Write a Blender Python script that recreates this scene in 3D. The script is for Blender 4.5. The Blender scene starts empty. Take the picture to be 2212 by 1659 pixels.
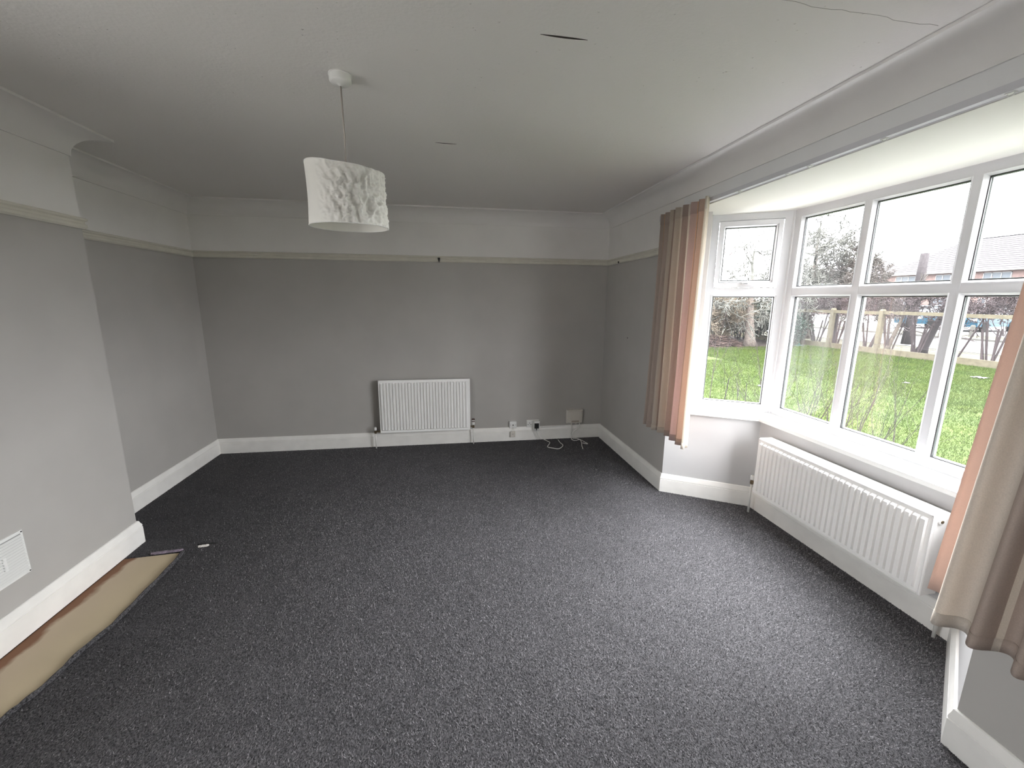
import bpy, math, random
import numpy as np
from mathutils import Vector, Matrix, noise
R = math.radians
PI = math.pi
sc = bpy.context.scene
C = bpy.context.collection

# ------------------------------------------------------------------ camera, sky, exposure
cam_d = bpy.data.cameras.new('camera'); cam = bpy.data.objects.new('camera', cam_d); C.objects.link(cam)
cam_d.sensor_fit = 'HORIZONTAL'; cam_d.sensor_width = 36.0; cam_d.lens = 36.0 * 905.77 / 2212
cam_d.clip_start = 0.02; cam_d.clip_end = 300
cr = Vector((0.98767379, -0.1563576, 0.00726513)); cu = Vector((0.02379572, 0.19586332, 0.98034245)); cf = Vector((0.15470696, 0.96808567, -0.19716971))
cam.matrix_world = Matrix(((cr.x, cu.x, -cf.x, 0), (cr.y, cu.y, -cf.y, 0), (cr.z, cu.z, -cf.z, 1.62), (0, 0, 0, 1)))
sc.camera = cam
w = bpy.data.worlds.new('overcast'); sc.world = w; w.use_nodes = True
wn_ = w.node_tree.nodes; wl_ = w.node_tree.links; bg = wn_['Background']; bg.inputs[0].default_value = (1.0, 0.985, 1.03, 1)
# standard overcast sky: luminance rises smoothly from the horizon to three times that at the zenith
tcw = wn_.new('ShaderNodeTexCoord'); sxw = wn_.new('ShaderNodeSeparateXYZ'); wl_.new(tcw.outputs['Generated'], sxw.inputs[0])
mxw = wn_.new('ShaderNodeMath'); mxw.operation = 'MAXIMUM'; mxw.inputs[1].default_value = 0.0; wl_.new(sxw.outputs['Z'], mxw.inputs[0])
maw = wn_.new('ShaderNodeMath'); maw.operation = 'MULTIPLY_ADD'; maw.inputs[1].default_value = 2 / 3; maw.inputs[2].default_value = 1 / 3; wl_.new(mxw.outputs[0], maw.inputs[0])
SKY = 66.0
stw = wn_.new('ShaderNodeMath'); stw.operation = 'MULTIPLY'; stw.inputs[1].default_value = SKY; wl_.new(maw.outputs[0], stw.inputs[0]); wl_.new(stw.outputs[0], bg.inputs[1])
sc.view_settings.view_transform = 'Standard'; sc.view_settings.look = 'None'; sc.view_settings.gamma = 1.0
sc.view_settings.use_curve_mapping = False; sc.view_settings.exposure = 0.0
sc.cycles.use_denoising = True
sc.cycles.max_bounces = 10; sc.cycles.diffuse_bounces = 7; sc.cycles.transparent_max_bounces = 16
sc.cycles.sample_clamp_indirect = 8.0

# ------------------------------------------------------------------ room numbers (metres)
XL, XC, XR = -2.392, -2.054, 1.823
Y0, YB, YC1, YC2 = -0.47, 4.646, 1.28, 2.905
GY, FY = 1.0, 3.155                       # bay opening
LX, LY, KY = 2.404, 1.394, 2.792          # bay front wall
ZC, ZR = 2.527, 2.001
ZBAY = 2.275
GRD = -0.05                               # garden level

# ------------------------------------------------------------------ materials
def mat(name, col, rough=0.6, noise_amt=0.0, noise_scale=8.0, bump=0.0, bump_scale=200.0, bump_dist=0.001, metal=0.0, sheen=0.0, spec=0.5, translucent=0.0, col2=None, detail=3.0):
    m = bpy.data.materials.new(name); m.use_nodes = True
    nt = m.node_tree; n = nt.nodes; L = nt.links
    b = n['Principled BSDF']; b.inputs['Roughness'].default_value = rough; b.inputs['Metallic'].default_value = metal
    b.inputs['Specular IOR Level'].default_value = spec
    if sheen: b.inputs['Sheen Weight'].default_value = sheen; b.inputs['Sheen Roughness'].default_value = 0.45
    c4 = tuple(col) + (1,)
    b.inputs['Base Color'].default_value = c4
    tc = n.new('ShaderNodeTexCoord')
    if noise_amt or col2:
        nz = n.new('ShaderNodeTexNoise'); nz.inputs['Scale'].default_value = noise_scale; nz.inputs['Detail'].default_value = detail
        L.new(tc.outputs['Object'], nz.inputs['Vector'])
        mx = n.new('ShaderNodeMix'); mx.data_type = 'RGBA'
        c2 = tuple(col2) + (1,) if col2 else tuple(c * (1 - noise_amt) for c in col) + (1,)
        mx.inputs['A'].default_value = c4; mx.inputs['B'].default_value = c2
        rp = n.new('ShaderNodeMapRange'); rp.inputs['From Min'].default_value = 0.35; rp.inputs['From Max'].default_value = 0.65
        L.new(nz.outputs['Fac'], rp.inputs['Value']); L.new(rp.outputs['Result'], mx.inputs['Factor'])
        L.new(mx.outputs['Result'], b.inputs['Base Color'])
    if bump:
        nb = n.new('ShaderNodeTexNoise'); nb.inputs['Scale'].default_value = bump_scale; nb.inputs['Detail'].default_value = 4
        L.new(tc.outputs['Object'], nb.inputs['Vector'])
        bp = n.new('ShaderNodeBump'); bp.inputs['Strength'].default_value = bump; bp.inputs['Distance'].default_value = bump_dist
        L.new(nb.outputs['Fac'], bp.inputs['Height']); L.new(bp.outputs['Normal'], b.inputs['Normal'])
    if translucent:
        tr = n.new('ShaderNodeBsdfTranslucent')
        src = b.inputs['Base Color'].links
        if src: L.new(src[0].from_socket, tr.inputs['Color'])
        else: tr.inputs['Color'].default_value = c4
        ms = n.new('ShaderNodeMixShader'); ms.inputs[0].default_value = translucent
        L.new(b.outputs[0], ms.inputs[1]); L.new(tr.outputs[0], ms.inputs[2]); L.new(ms.outputs[0], n['Material Output'].inputs['Surface'])
    return m

M = {}
M['wall_grey'] = mat('grey_emulsion', (0.44, 0.425, 0.402), 0.7, 0.05, 3, 0.15, 180, 0.0006)
M['wall_white'] = mat('off_white_emulsion', (0.82, 0.805, 0.785), 0.7, 0.04, 3, 0.15, 180, 0.0006)
M['bay_wall'] = mat('pale_grey_emulsion', (0.54, 0.535, 0.535), 0.7, 0.04, 3, 0.15, 180, 0.0006)
M['cove'] = mat('cove_paint', (0.80, 0.785, 0.77), 0.55, 0.03, 4)
M['header'] = mat('header_paint', (0.78, 0.785, 0.79), 0.55, 0.03, 4)
M['rail_cream'] = mat('cream_gloss', (0.66, 0.64, 0.56), 0.35, 0.06, 12)
M['skirt'] = mat('white_gloss', (0.86, 0.845, 0.81), 0.3, 0.06, 9, 0.1, 60, 0.0006)
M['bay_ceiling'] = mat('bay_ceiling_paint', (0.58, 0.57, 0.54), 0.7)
M['upvc'] = mat('upvc', (0.52, 0.52, 0.535), 0.3)
M['sill'] = mat('sill_gloss', (0.88, 0.88, 0.87), 0.25)
M['black'] = mat('black_rubber', (0.012, 0.012, 0.012), 0.5)
M['dark'] = mat('dark_gap', (0.03, 0.022, 0.018), 0.9)
M['spacer'] = mat('spacer_bar', (0.6, 0.62, 0.63), 0.35, metal=0.6)
M['rad'] = mat('radiator_enamel', (0.90, 0.895, 0.88), 0.35)
M['rad_in'] = mat('radiator_inside', (0.35, 0.35, 0.34), 0.6)
M['brass'] = mat('tarnished_brass', (0.25, 0.19, 0.12), 0.4, 0.4, 60, metal=0.8)
M['pipe'] = mat('painted_pipe', (0.74, 0.73, 0.69), 0.4)
M['plastic'] = mat('white_plastic', (0.78, 0.78, 0.76), 0.35)
M['plastic_old'] = mat('aged_plastic', (0.62, 0.585, 0.53), 0.4)
M['cable'] = mat('white_cable', (0.72, 0.71, 0.68), 0.4)
M['cable_grey'] = mat('grey_cable', (0.20, 0.19, 0.18), 0.4)
M['copper'] = mat('valve_dark', (0.09, 0.05, 0.04), 0.4)
M['lamp'] = mat('crumpled_paper', (0.88, 0.87, 0.83), 0.8, translucent=0.22)
M['flex'] = mat('lamp_flex', (0.42, 0.38, 0.35), 0.5)
M['vent_shade'] = mat('vent_gap_shade', (0.30, 0.30, 0.29), 0.7)  # grey that stands for shade between the vent slats
M['lilac'] = mat('lilac_underlay', (0.32, 0.26, 0.33), 0.9, 0.5, 90)
M['chipwhite'] = mat('pale_scrap', (0.7, 0.66, 0.62), 0.8)
M['track'] = mat('track_plastic', (0.60, 0.60, 0.63), 0.45)
M['lining'] = mat('peach_lining', (0.68, 0.52, 0.44), 0.9, 0.06, 400, translucent=0.3)
M['glider'] = mat('glider_plastic', (0.7, 0.7, 0.68), 0.4)

def ceiling_mat():
    m = mat('stippled_ceiling', (0.76, 0.74, 0.72), 0.75)
    nt = m.node_tree; n = nt.nodes; L = nt.links; b = n['Principled BSDF']
    tc = n['Texture Coordinate']
    a = n.new('ShaderNodeTexNoise'); a.inputs['Scale'].default_value = 70; a.inputs['Detail'].default_value = 3
    v = n.new('ShaderNodeTexVoronoi'); v.inputs['Scale'].default_value = 45
    L.new(tc.outputs['Object'], a.inputs['Vector']); L.new(tc.outputs['Object'], v.inputs['Vector'])
    r = n.new('ShaderNodeMapRange'); r.inputs['From Min'].default_value = 0.0; r.inputs['From Max'].default_value = 0.16; r.inputs['To Min'].default_value = 1.0; r.inputs['To Max'].default_value = 0.0
    L.new(v.outputs['Distance'], r.inputs['Value'])
    g = n.new('ShaderNodeMath'); g.operation = 'GREATER_THAN'; g.inputs[1].default_value = 0.62
    nz2 = n.new('ShaderNodeTexNoise'); nz2.inputs['Scale'].default_value = 22; L.new(tc.outputs['Object'], nz2.inputs['Vector']); L.new(nz2.outputs['Fac'], g.inputs[0])
    mu = n.new('ShaderNodeMath'); mu.operation = 'MULTIPLY'; L.new(r.outputs['Result'], mu.inputs[0]); L.new(g.outputs[0], mu.inputs[1])
    ad = n.new('ShaderNodeMath'); ad.operation = 'MULTIPLY_ADD'; ad.inputs[1].default_value = 0.35; L.new(a.outputs['Fac'], ad.inputs[0]); L.new(mu.outputs[0], ad.inputs[2])
    bp = n.new('ShaderNodeBump'); bp.inputs['Strength'].default_value = 0.9; bp.inputs['Distance'].default_value = 0.004
    L.new(ad.outputs[0], bp.inputs['Height']); L.new(bp.outputs['Normal'], b.inputs['Normal'])
    return m
M['ceiling'] = ceiling_mat()

def carpet_mat():
    m = mat('charcoal_carpet', (0.055, 0.055, 0.06), 0.9, spec=0.2)
    nt = m.node_tree; n = nt.nodes; L = nt.links; b = n['Principled BSDF']; tc = n['Texture Coordinate']
    f = n.new('ShaderNodeTexNoise'); f.inputs['Scale'].default_value = 210; f.inputs['Detail'].default_value = 4; f.inputs['Roughness'].default_value = 0.7
    mp = n.new('ShaderNodeMapping'); mp.inputs['Scale'].default_value = (1.0, 0.55, 1.0); mp.inputs['Rotation'].default_value = (0, 0, 0.5)
    L.new(tc.outputs['Object'], mp.inputs['Vector']); L.new(mp.outputs[0], f.inputs['Vector'])
    g = n.new('ShaderNodeTexNoise'); g.inputs['Scale'].default_value = 5; g.inputs['Detail'].default_value = 5; L.new(tc.outputs['Object'], g.inputs['Vector'])
    c1 = n.new('ShaderNodeValToRGB'); e = c1.color_ramp.elements
    e[0].position = 0.37; e[0].color = (0.010, 0.010, 0.011, 1); e[1].position = 0.64; e[1].color = (0.155, 0.150, 0.159, 1)
    L.new(f.outputs['Fac'], c1.inputs['Fac'])
    mr = n.new('ShaderNodeMapRange'); mr.inputs['From Min'].default_value = 0.3; mr.inputs['From Max'].default_value = 0.7; mr.inputs['To Min'].default_value = 0.88; mr.inputs['To Max'].default_value = 1.1
    L.new(g.outputs['Fac'], mr.inputs['Value'])
    mm = n.new('ShaderNodeMix'); mm.data_type = 'RGBA'; mm.blend_type = 'MULTIPLY'; mm.inputs['Factor'].default_value = 1
    L.new(c1.outputs[0], mm.inputs['A']); L.new(mr.outputs[0], mm.inputs['B']); L.new(mm.outputs['Result'], b.inputs['Base Color'])
    bp = n.new('ShaderNodeBump'); bp.inputs['Strength'].default_value = 0.9; bp.inputs['Distance'].default_value = 0.006
    L.new(f.outputs['Fac'], bp.inputs['Height']); L.new(bp.outputs['Normal'], b.inputs['Normal'])
    return m
M['carpet'] = carpet_mat()

def hearth_mat():
    m = mat('hearth_board', (0.46, 0.38, 0.25), 0.7, spec=0.3)
    nt = m.node_tree; n = nt.nodes; L = nt.links; b = n['Principled BSDF']; tc = n['Texture Coordinate']
    s = n.new('ShaderNodeSeparateXYZ'); L.new(tc.outputs['Object'], s.inputs[0])
    z = n.new('ShaderNodeTexNoise'); z.inputs['Scale'].default_value = 7; z.inputs['Detail'].default_value = 5; L.new(tc.outputs['Object'], z.inputs['Vector'])
    a = n.new('ShaderNodeMath'); a.operation = 'MULTIPLY_ADD'; a.inputs[1].default_value = 0.11; L.new(z.outputs['Fac'], a.inputs[0]); L.new(s.outputs['X'], a.inputs[2])
    r = n.new('ShaderNodeValToRGB'); e = r.color_ramp.elements
    mr = n.new('ShaderNodeMapRange'); mr.inputs['From Min'].default_value = -0.16; mr.inputs['From Max'].default_value = 0.22
    L.new(a.outputs[0], mr.inputs['Value']); L.new(mr.outputs[0], r.inputs['Fac'])
    e[0].position = 0.24; e[0].color = (0.20, 0.10, 0.055, 1); e[1].position = 0.32; e[1].color = (0.50, 0.41, 0.30, 1)
    x = r.color_ramp.elements.new(0.75); x.color = (0.54, 0.45, 0.31, 1)
    L.new(r.outputs[0], b.inputs['Base Color'])
    return m
M['hearth'] = hearth_mat()

def glass_mat():
    m = bpy.data.materials.new('window_glass'); m.use_nodes = True
    nt = m.node_tree; n = nt.nodes; L = nt.links; n.clear()
    o = n.new('ShaderNodeOutputMaterial'); t = n.new('ShaderNodeBsdfTransparent'); t.inputs[0].default_value = (0.97, 0.985, 0.975, 1)
    g = n.new('ShaderNodeBsdfGlossy'); g.inputs['Roughness'].default_value = 0.0
    lw = n.new('ShaderNodeLayerWeight'); lw.inputs['Blend'].default_value = 0.5
    pw = n.new('ShaderNodeMath'); pw.operation = 'POWER'; pw.inputs[1].default_value = 5; L.new(lw.outputs['Facing'], pw.inputs[0])
    fr = n.new('ShaderNodeMath'); fr.operation = 'MULTIPLY_ADD'; fr.inputs[1].default_value = 0.9; fr.inputs[2].default_value = 0.04; L.new(pw.outputs[0], fr.inputs[0])
    d = n.new('ShaderNodeBsdfTranslucent'); d.inputs[0].default_value = (1, 1, 1, 1)          # dust film on the pane, also standing in for bright haze
    tc = n.new('ShaderNodeTexCoord'); nz = n.new('ShaderNodeTexNoise'); nz.inputs['Scale'].default_value = 2.5; nz.inputs['Detail'].default_value = 4
    L.new(tc.outputs['Object'], nz.inputs['Vector'])
    mr = n.new('ShaderNodeMapRange'); mr.inputs['From Min'].default_value = 0.35; mr.inputs['From Max'].default_value = 0.7; mr.inputs['To Min'].default_value = 0.0005; mr.inputs['To Max'].default_value = 0.004
    L.new(nz.outputs['Fac'], mr.inputs['Value'])
    m1 = n.new('ShaderNodeMixShader'); L.new(mr.outputs[0], m1.inputs[0]); L.new(t.outputs[0], m1.inputs[1]); L.new(d.outputs[0], m1.inputs[2])
    m2 = n.new('ShaderNodeMixShader'); L.new(fr.outputs[0], m2.inputs[0]); L.new(m1.outputs[0], m2.inputs[1]); L.new(g.outputs[0], m2.inputs[2])
    L.new(m2.outputs[0], o.inputs[0])
    return m
M['glass'] = glass_mat()

def stripe_mat(name, stops, period, trans=0.38):
    """vertical woven stripes along the cloth's own width (UV x in metres)"""
    m = bpy.data.materials.new(name); m.use_nodes = True
    nt = m.node_tree; n = nt.nodes; L = nt.links; b = n['Principled BSDF']; b.inputs['Roughness'].default_value = 0.9; b.inputs['Specular IOR Level'].default_value = 0.15
    uv = n.new('ShaderNodeUVMap'); s = n.new('ShaderNodeSeparateXYZ'); L.new(uv.outputs[0], s.inputs[0])
    dv = n.new('ShaderNodeMath'); dv.operation = 'DIVIDE'; dv.inputs[1].default_value = period; L.new(s.outputs['X'], dv.inputs[0])
    fr = n.new('ShaderNodeMath'); fr.operation = 'FRACT'; L.new(dv.outputs[0], fr.inputs[0])
    r = n.new('ShaderNodeValToRGB'); r.color_ramp.interpolation = 'CONSTANT'
    e = r.color_ramp.elements
    e[0].position = stops[0][0]; e[0].color = stops[0][1] + (1,); e[1].position = stops[1][0]; e[1].color = stops[1][1] + (1,)
    for p, c in stops[2:]:
        x = e.new(p); x.color = c + (1,)
    L.new(fr.outputs[0], r.inputs['Fac'])
    nz = n.new('ShaderNodeTexNoise'); nz.inputs['Scale'].default_value = 260; tc = n.new('ShaderNodeTexCoord'); L.new(tc.outputs['Object'], nz.inputs['Vector'])
    mr = n.new('ShaderNodeMapRange'); mr.inputs['To Min'].default_value = 0.82; mr.inputs['To Max'].default_value = 1.12; L.new(nz.outputs['Fac'], mr.inputs['Value'])
    mm = n.new('ShaderNodeMix'); mm.data_type = 'RGBA'; mm.blend_type = 'MULTIPLY'; mm.inputs['Factor'].default_value = 1
    L.new(r.outputs[0], mm.inputs['A']); L.new(mr.outputs[0], mm.inputs['B']); L.new(mm.outputs['Result'], b.inputs['Base Color'])
    t = n.new('ShaderNodeBsdfTranslucent'); L.new(mm.outputs['Result'], t.inputs['Color'])
    ms = n.new('ShaderNodeMixShader'); ms.inputs[0].default_value = trans
    L.new(b.outputs[0], ms.inputs[1]); L.new(t.outputs[0], ms.inputs[2]); L.new(ms.outputs[0], n['Material Output'].inputs['Surface'])
    return m
TAUPE, CREAM, BROWN, PEACH = (0.46, 0.36, 0.31), (0.80, 0.74, 0.66), (0.54, 0.45, 0.39), (0.66, 0.51, 0.42)
ORANGE, PINK, BEIGE, GREY = (0.72, 0.48, 0.31), (0.62, 0.48, 0.44), (0.64, 0.57, 0.49), (0.72, 0.66, 0.59)
M['stripe_left'] = stripe_mat('striped_curtain_cloth', [(0.0, CREAM), (0.04, BEIGE), (0.17, ORANGE), (0.19, PEACH), (0.30, TAUPE), (0.37, BEIGE), (0.47, ORANGE), (0.49, PINK), (0.61, BROWN), (0.72, CREAM), (0.76, TAUPE), (0.88, ORANGE), (0.90, BROWN)], 0.56)
M['stripe_right'] = stripe_mat('striped_curtain_cloth_near', [(0.0, CREAM), (0.012, GREY), (0.19, BROWN), (0.33, CREAM), (0.36, BROWN), (0.60, ORANGE), (0.66, GREY), (0.80, TAUPE), (0.90, CREAM), (0.93, BEIGE)], 0.66)

# ------------------------------------------------------------------ mesh helpers
ORG = {}
class MB:
    def __init__(s): s.v = []; s.f = []; s.m = []; s.uv = None
    def add(s, vs, fs, mi=0):
        o = len(s.v); s.v += [tuple(p) for p in vs]; s.f += [tuple(i + o for i in f) for f in fs]; s.m += [mi] * len(fs); return s
    def box(s, lo, hi, mi=0, fn=None):
        x0, y0, z0 = lo; x1, y1, z1 = hi
        vs = [(x0, y0, z0), (x1, y0, z0), (x1, y1, z0), (x0, y1, z0), (x0, y0, z1), (x1, y0, z1), (x1, y1, z1), (x0, y1, z1)]
        if fn: vs = [fn(*p) for p in vs]
        return s.add(vs, [(0, 3, 2, 1), (4, 5, 6, 7), (0, 1, 5, 4), (1, 2, 6, 5), (2, 3, 7, 6), (3, 0, 4, 7)], mi)
    def rbox(s, lo, hi, b, ax, fn=None):
        """box with its long edges chamfered on the side facing +/- axis ax = ('y',-1) etc."""
        i = 'xyz'.index(ax[0]); sg = ax[1]; j, k = [q for q in range(3) if q != i]
        a0, a1 = (lo[i], hi[i]) if sg > 0 else (hi[i], lo[i])
        def rect(a, ins):
            r = []
            for (cj, ck) in ((0, 0), (1, 0), (1, 1), (0, 1)):
                p = [0, 0, 0]; p[i] = a
                p[j] = lo[j] + ins if cj == 0 else hi[j] - ins; p[k] = lo[k] + ins if ck == 0 else hi[k] - ins
                r.append(tuple(p))
            return r
        vs = rect(a0, 0) + rect(a1 - sg * b, 0) + rect(a1, b)
        if fn: vs = [fn(*p) for p in vs]
        fs = [(3, 2, 1, 0), (8, 9, 10, 11)]
        for q in range(4):
            r_ = (q + 1) % 4; fs += [(q, r_, 4 + r_, 4 + q), (4 + q, 4 + r_, 8 + r_, 8 + q)]
        return s.add(vs, fs)
    def tube(s, pts, rad, n=8, mi=0, cap=True):
        pts = [Vector(p) for p in pts]; m = len(pts)
        rads = rad if isinstance(rad, (list, tuple)) else [rad] * m
        vs = []; fs = []; prev = None
        for i, p in enumerate(pts):
            t = (pts[min(i + 1, m - 1)] - pts[max(i - 1, 0)])
            t = t.normalized() if t.length > 1e-9 else Vector((0, 0, 1))
            if prev is None:
                a = Vector((0, 0, 1)) if abs(t.z) < 0.9 else Vector((1, 0, 0)); prev = (a - t * a.dot(t)).normalized()
            else:
                prev = prev - t * prev.dot(t); prev = prev.normalized() if prev.length > 1e-6 else t.orthogonal().normalized()
            b = t.cross(prev)
            for k in range(n):
                an = 2 * PI * k / n; vs.append(p + (prev * math.cos(an) + b * math.sin(an)) * rads[i])
        for i in range(m - 1):
            for k in range(n): fs.append((i * n + k, i * n + (k + 1) % n, (i + 1) * n + (k + 1) % n, (i + 1) * n + k))
        if cap: fs += [tuple(range(n - 1, -1, -1)), tuple(range((m - 1) * n, m * n))]
        return s.add(vs, fs, mi)
    def lathe(s, prof, c, axis='z', n=24, mi=0):
        vs = []; fs = []; c = Vector(c)
        for r, h in prof:
            for k in range(n):
                a = 2 * PI * k / n; x, y = r * math.cos(a), r * math.sin(a)
                vs.append(c + (Vector((x, y, h)) if axis == 'z' else Vector((h, x, y)) if axis == 'x' else Vector((x, h, y))))
        for i in range(len(prof) - 1):
            for k in range(n): fs.append((i * n + k, i * n + (k + 1) % n, (i + 1) * n + (k + 1) % n, (i + 1) * n + k))
        fs += [tuple(range(n - 1, -1, -1)), tuple(range((len(prof) - 1) * n, len(prof) * n))]
        return s.add(vs, fs, mi)
    def prism(s, poly, z0, z1, mi=0):
        n = len(poly); vs = [(x, y, z0) for x, y in poly] + [(x, y, z1) for x, y in poly]
        return s.add(vs, [tuple(range(n - 1, -1, -1)), tuple(range(n, 2 * n))] + [(i, (i + 1) % n, n + (i + 1) % n, n + i) for i in range(n)], mi)
    def grid(s, fn, nu, nv, closed=False, mi=0, uvfn=None):
        vs = [fn(i / nu, j / nv) for j in range(nv + 1) for i in range(nu + (0 if closed else 1))]
        W = nu if closed else nu + 1; fs = []
        for j in range(nv):
            for i in range(nu): fs.append((j * W + i, j * W + (i + 1) % W, (j + 1) * W + (i + 1) % W, (j + 1) * W + i))
        return s.add(vs, fs, mi)
    def build(s, name, mats, parent=None, smooth=False, org=None, kind=None):
        if parent is not None: o0 = ORG[parent]
        elif org is not None: o0 = Vector(org)
        else: o0 = Vector((0, 0, 0))
        me = bpy.data.meshes.new(name)
        me.from_pydata([(p[0] - o0.x, p[1] - o0.y, p[2] - o0.z) for p in s.v], [], s.f)
        ms = mats if isinstance(mats, (list, tuple)) else [mats]
        for m in ms: me.materials.append(M[m] if isinstance(m, str) else m)
        if len(ms) > 1: me.polygons.foreach_set('material_index', s.m)
        if smooth: me.polygons.foreach_set('use_smooth', [True] * len(me.polygons))
        me.update()
        o = bpy.data.objects.new(name, me); C.objects.link(o)
        if parent is not None: o.parent = parent
        else: o.location = o0
        ORG[o] = o0
        if kind: o['kind'] = kind
        return o

def tag(o, label, cat, group=None, kind=None):
    o['label'] = label; o['category'] = cat
    if group: o['group'] = group
    if kind: o['kind'] = kind
    return o
def empty(name, loc, label=None, cat=None, group=None):
    o = bpy.data.objects.new(name, None); C.objects.link(o); o.location = loc; o.empty_display_size = 0.1
    ORG[o] = Vector(loc)
    if label: tag(o, label, cat, group)
    return o
def smooth_by_angle(o, deg=40):
    me = o.data
    me.polygons.foreach_set('use_smooth', [True] * len(me.polygons))
    try: me.set_sharp_from_angle(angle=R(deg))
    except Exception: pass
    return o
def catmull(pts, k=8):
    P = [Vector(p) for p in pts]; out = []
    for i in range(len(P) - 1):
        p0, p1, p2, p3 = P[max(i - 1, 0)], P[i], P[i + 1], P[min(i + 2, len(P) - 1)]
        for q in range(k):
            t = q / k
            out.append(0.5 * ((2 * p1) + (-p0 + p2) * t + (2 * p0 - 5 * p1 + 4 * p2 - p3) * t * t + (-p0 + 3 * p1 - 3 * p2 + p3) * t ** 3))
    return out + [P[-1]]

# ------------------------------------------------------------------ the shell: outline of the room, counter-clockwise
A_, H_, G_, L_, K_, F_, E_, C_ = (XL, Y0), (XR, Y0), (XR, GY), (LX, LY), (LX, KY), (XR, FY), (XR, YB), (XL, YB)
B4, B3, B2, B1 = (XL, YC2), (XC, YC2), (XC, YC1), (XL, YC1)
def nrm(p, q):
    d = Vector((q[0] - p[0], q[1] - p[1])).normalized(); return Vector((-d.y, d.x))
def mitres(path, closed):
    n = len(path); out = []
    for i in range(n):
        a = nrm(path[i - 1], path[i]) if (closed or i > 0) else None
        b = nrm(path[i], path[(i + 1) % n]) if (closed or i < n - 1) else None
        if a is None: out.append(b)
        elif b is None: out.append(a)
        else: out.append((a + b) / (1 + a.dot(b)))
    return out
def run(path, closed, profile, names, matname, kind='structure', children=None, flatmat=None, smooth=True):
    """one moulding or wall per straight length, mitred where lengths meet; profile = (distance into room, z)"""
    mt = mitres(path, closed); n = len(path); obs = []
    for i in range(n if closed else n - 1):
        if names[i] is None: obs.append(None); continue
        j = (i + 1) % n; b = MB(); k = len(profile)
        vs = []
        for (P, m_) in ((path[i], mt[i]), (path[j], mt[j])):
            for d, z in profile: vs.append((P[0] + m_.x * d, P[1] + m_.y * d, z))
        fs = [(q, k + q, k + (q + 1) % k, (q + 1) % k) for q in range(k)] + [tuple(range(k)), tuple(range(2 * k - 1, k - 1, -1))]
        mi = [(flatmat(profile[q], profile[(q + 1) % k]) if flatmat else 0) for q in range(k)] + [0, 0]
        b.v = vs; b.f = fs; b.m = mi
        o = b.build(names[i], matname, kind=kind)
        if smooth: smooth_by_angle(o, 35)
        obs.append(o)
    return obs
room = [A_, H_, G_, F_, E_, C_, B4, B3, B2, B1]
T = -0.25
wall_prof = [(0, -0.03), (T, -0.03), (T, ZC + 0.05), (0, ZC + 0.05), (0, ZR + 0.03)]
wnames = ['wall_front', 'wall_right_near', None, 'wall_right', 'wall_back', 'wall_left', 'wall_chimney_side', 'wall_chimney', 'wall_chimney_near_side', 'wall_left_near']
fm = lambda a, b: 1 if (a[0] == 0 and b[0] == 0 and min(a[1], b[1]) > ZR) else 0
# opening for an added fill-light window in the near left alcove (out of frame)
WY0, WY1, WZ0, WZ1 = -0.15, 1.10, 0.85, 2.00
fb = MB()
for lo, hi in (((XL + T, Y0 + T, -0.03), (XL, WY0, ZC + 0.05)), ((XL + T, WY1, -0.03), (XL, YC1, ZC + 0.05)), ((XL + T, WY0, -0.03), (XL, WY1, WZ0)), ((XL + T, WY0, WZ1), (XL, WY1, ZC + 0.05))):
    fb.box(lo, hi)
fb.build('wall_left_near', 'wall_grey', kind='structure')
wn = list(wnames); wn[9] = None
walls = run(room, True, wall_prof, wn, ['wall_grey', 'wall_white'], flatmat=fm, smooth=False)
hd = MB().box((XR, GY - 0.0, ZBAY + 0.004), (XR - T, FY, ZC + 0.05)); hd.build('wall_right_header', 'header', kind='structure')
bay = [G_, L_, K_, F_]
bw = run(bay, False, [(0, -0.03), (T, -0.03), (T, 0.715), (0, 0.715)], ['wall_bay_right', 'wall_bay_front', 'wall_bay_left'], 'bay_wall', smooth=False)

ce = MB().prism([(XL + T, Y0 + T), (XR - T, Y0 + T), (XR - T, YB - T), (XL + T, YB - T)], ZC, ZC + 0.06).build('ceiling', 'ceiling', kind='structure')
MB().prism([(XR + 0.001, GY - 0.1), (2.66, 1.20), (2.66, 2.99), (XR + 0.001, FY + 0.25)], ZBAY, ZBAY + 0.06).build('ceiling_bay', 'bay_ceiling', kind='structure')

# floor: carpet with a notch cut out round the hearth, screed below it
HX = -1.705
edge = [(HX - 0.02, 2.762), (HX + 0.002, 2.60), (HX + 0.006, 2.33), (HX + 0.01, 2.12), (HX - 0.009, 1.95), (HX - 0.014, 1.80), (HX - 0.03, 1.69), (HX - 0.045, 1.61), (HX - 0.05, 1.42)]
cp = [(XL, Y0), (XR, Y0), (XR, GY), (LX, LY), (LX, KY), (XR, FY), (XR, YB), (XL, YB), (XL, YC2), (XC, YC2), (XC, 2.735)] + edge + [(XC, 1.42), (XC, YC1), (XL, YC1)]
floor_o = MB().prism(cp, -0.014, 0.0).build('floor', 'carpet', kind='structure')
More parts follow.
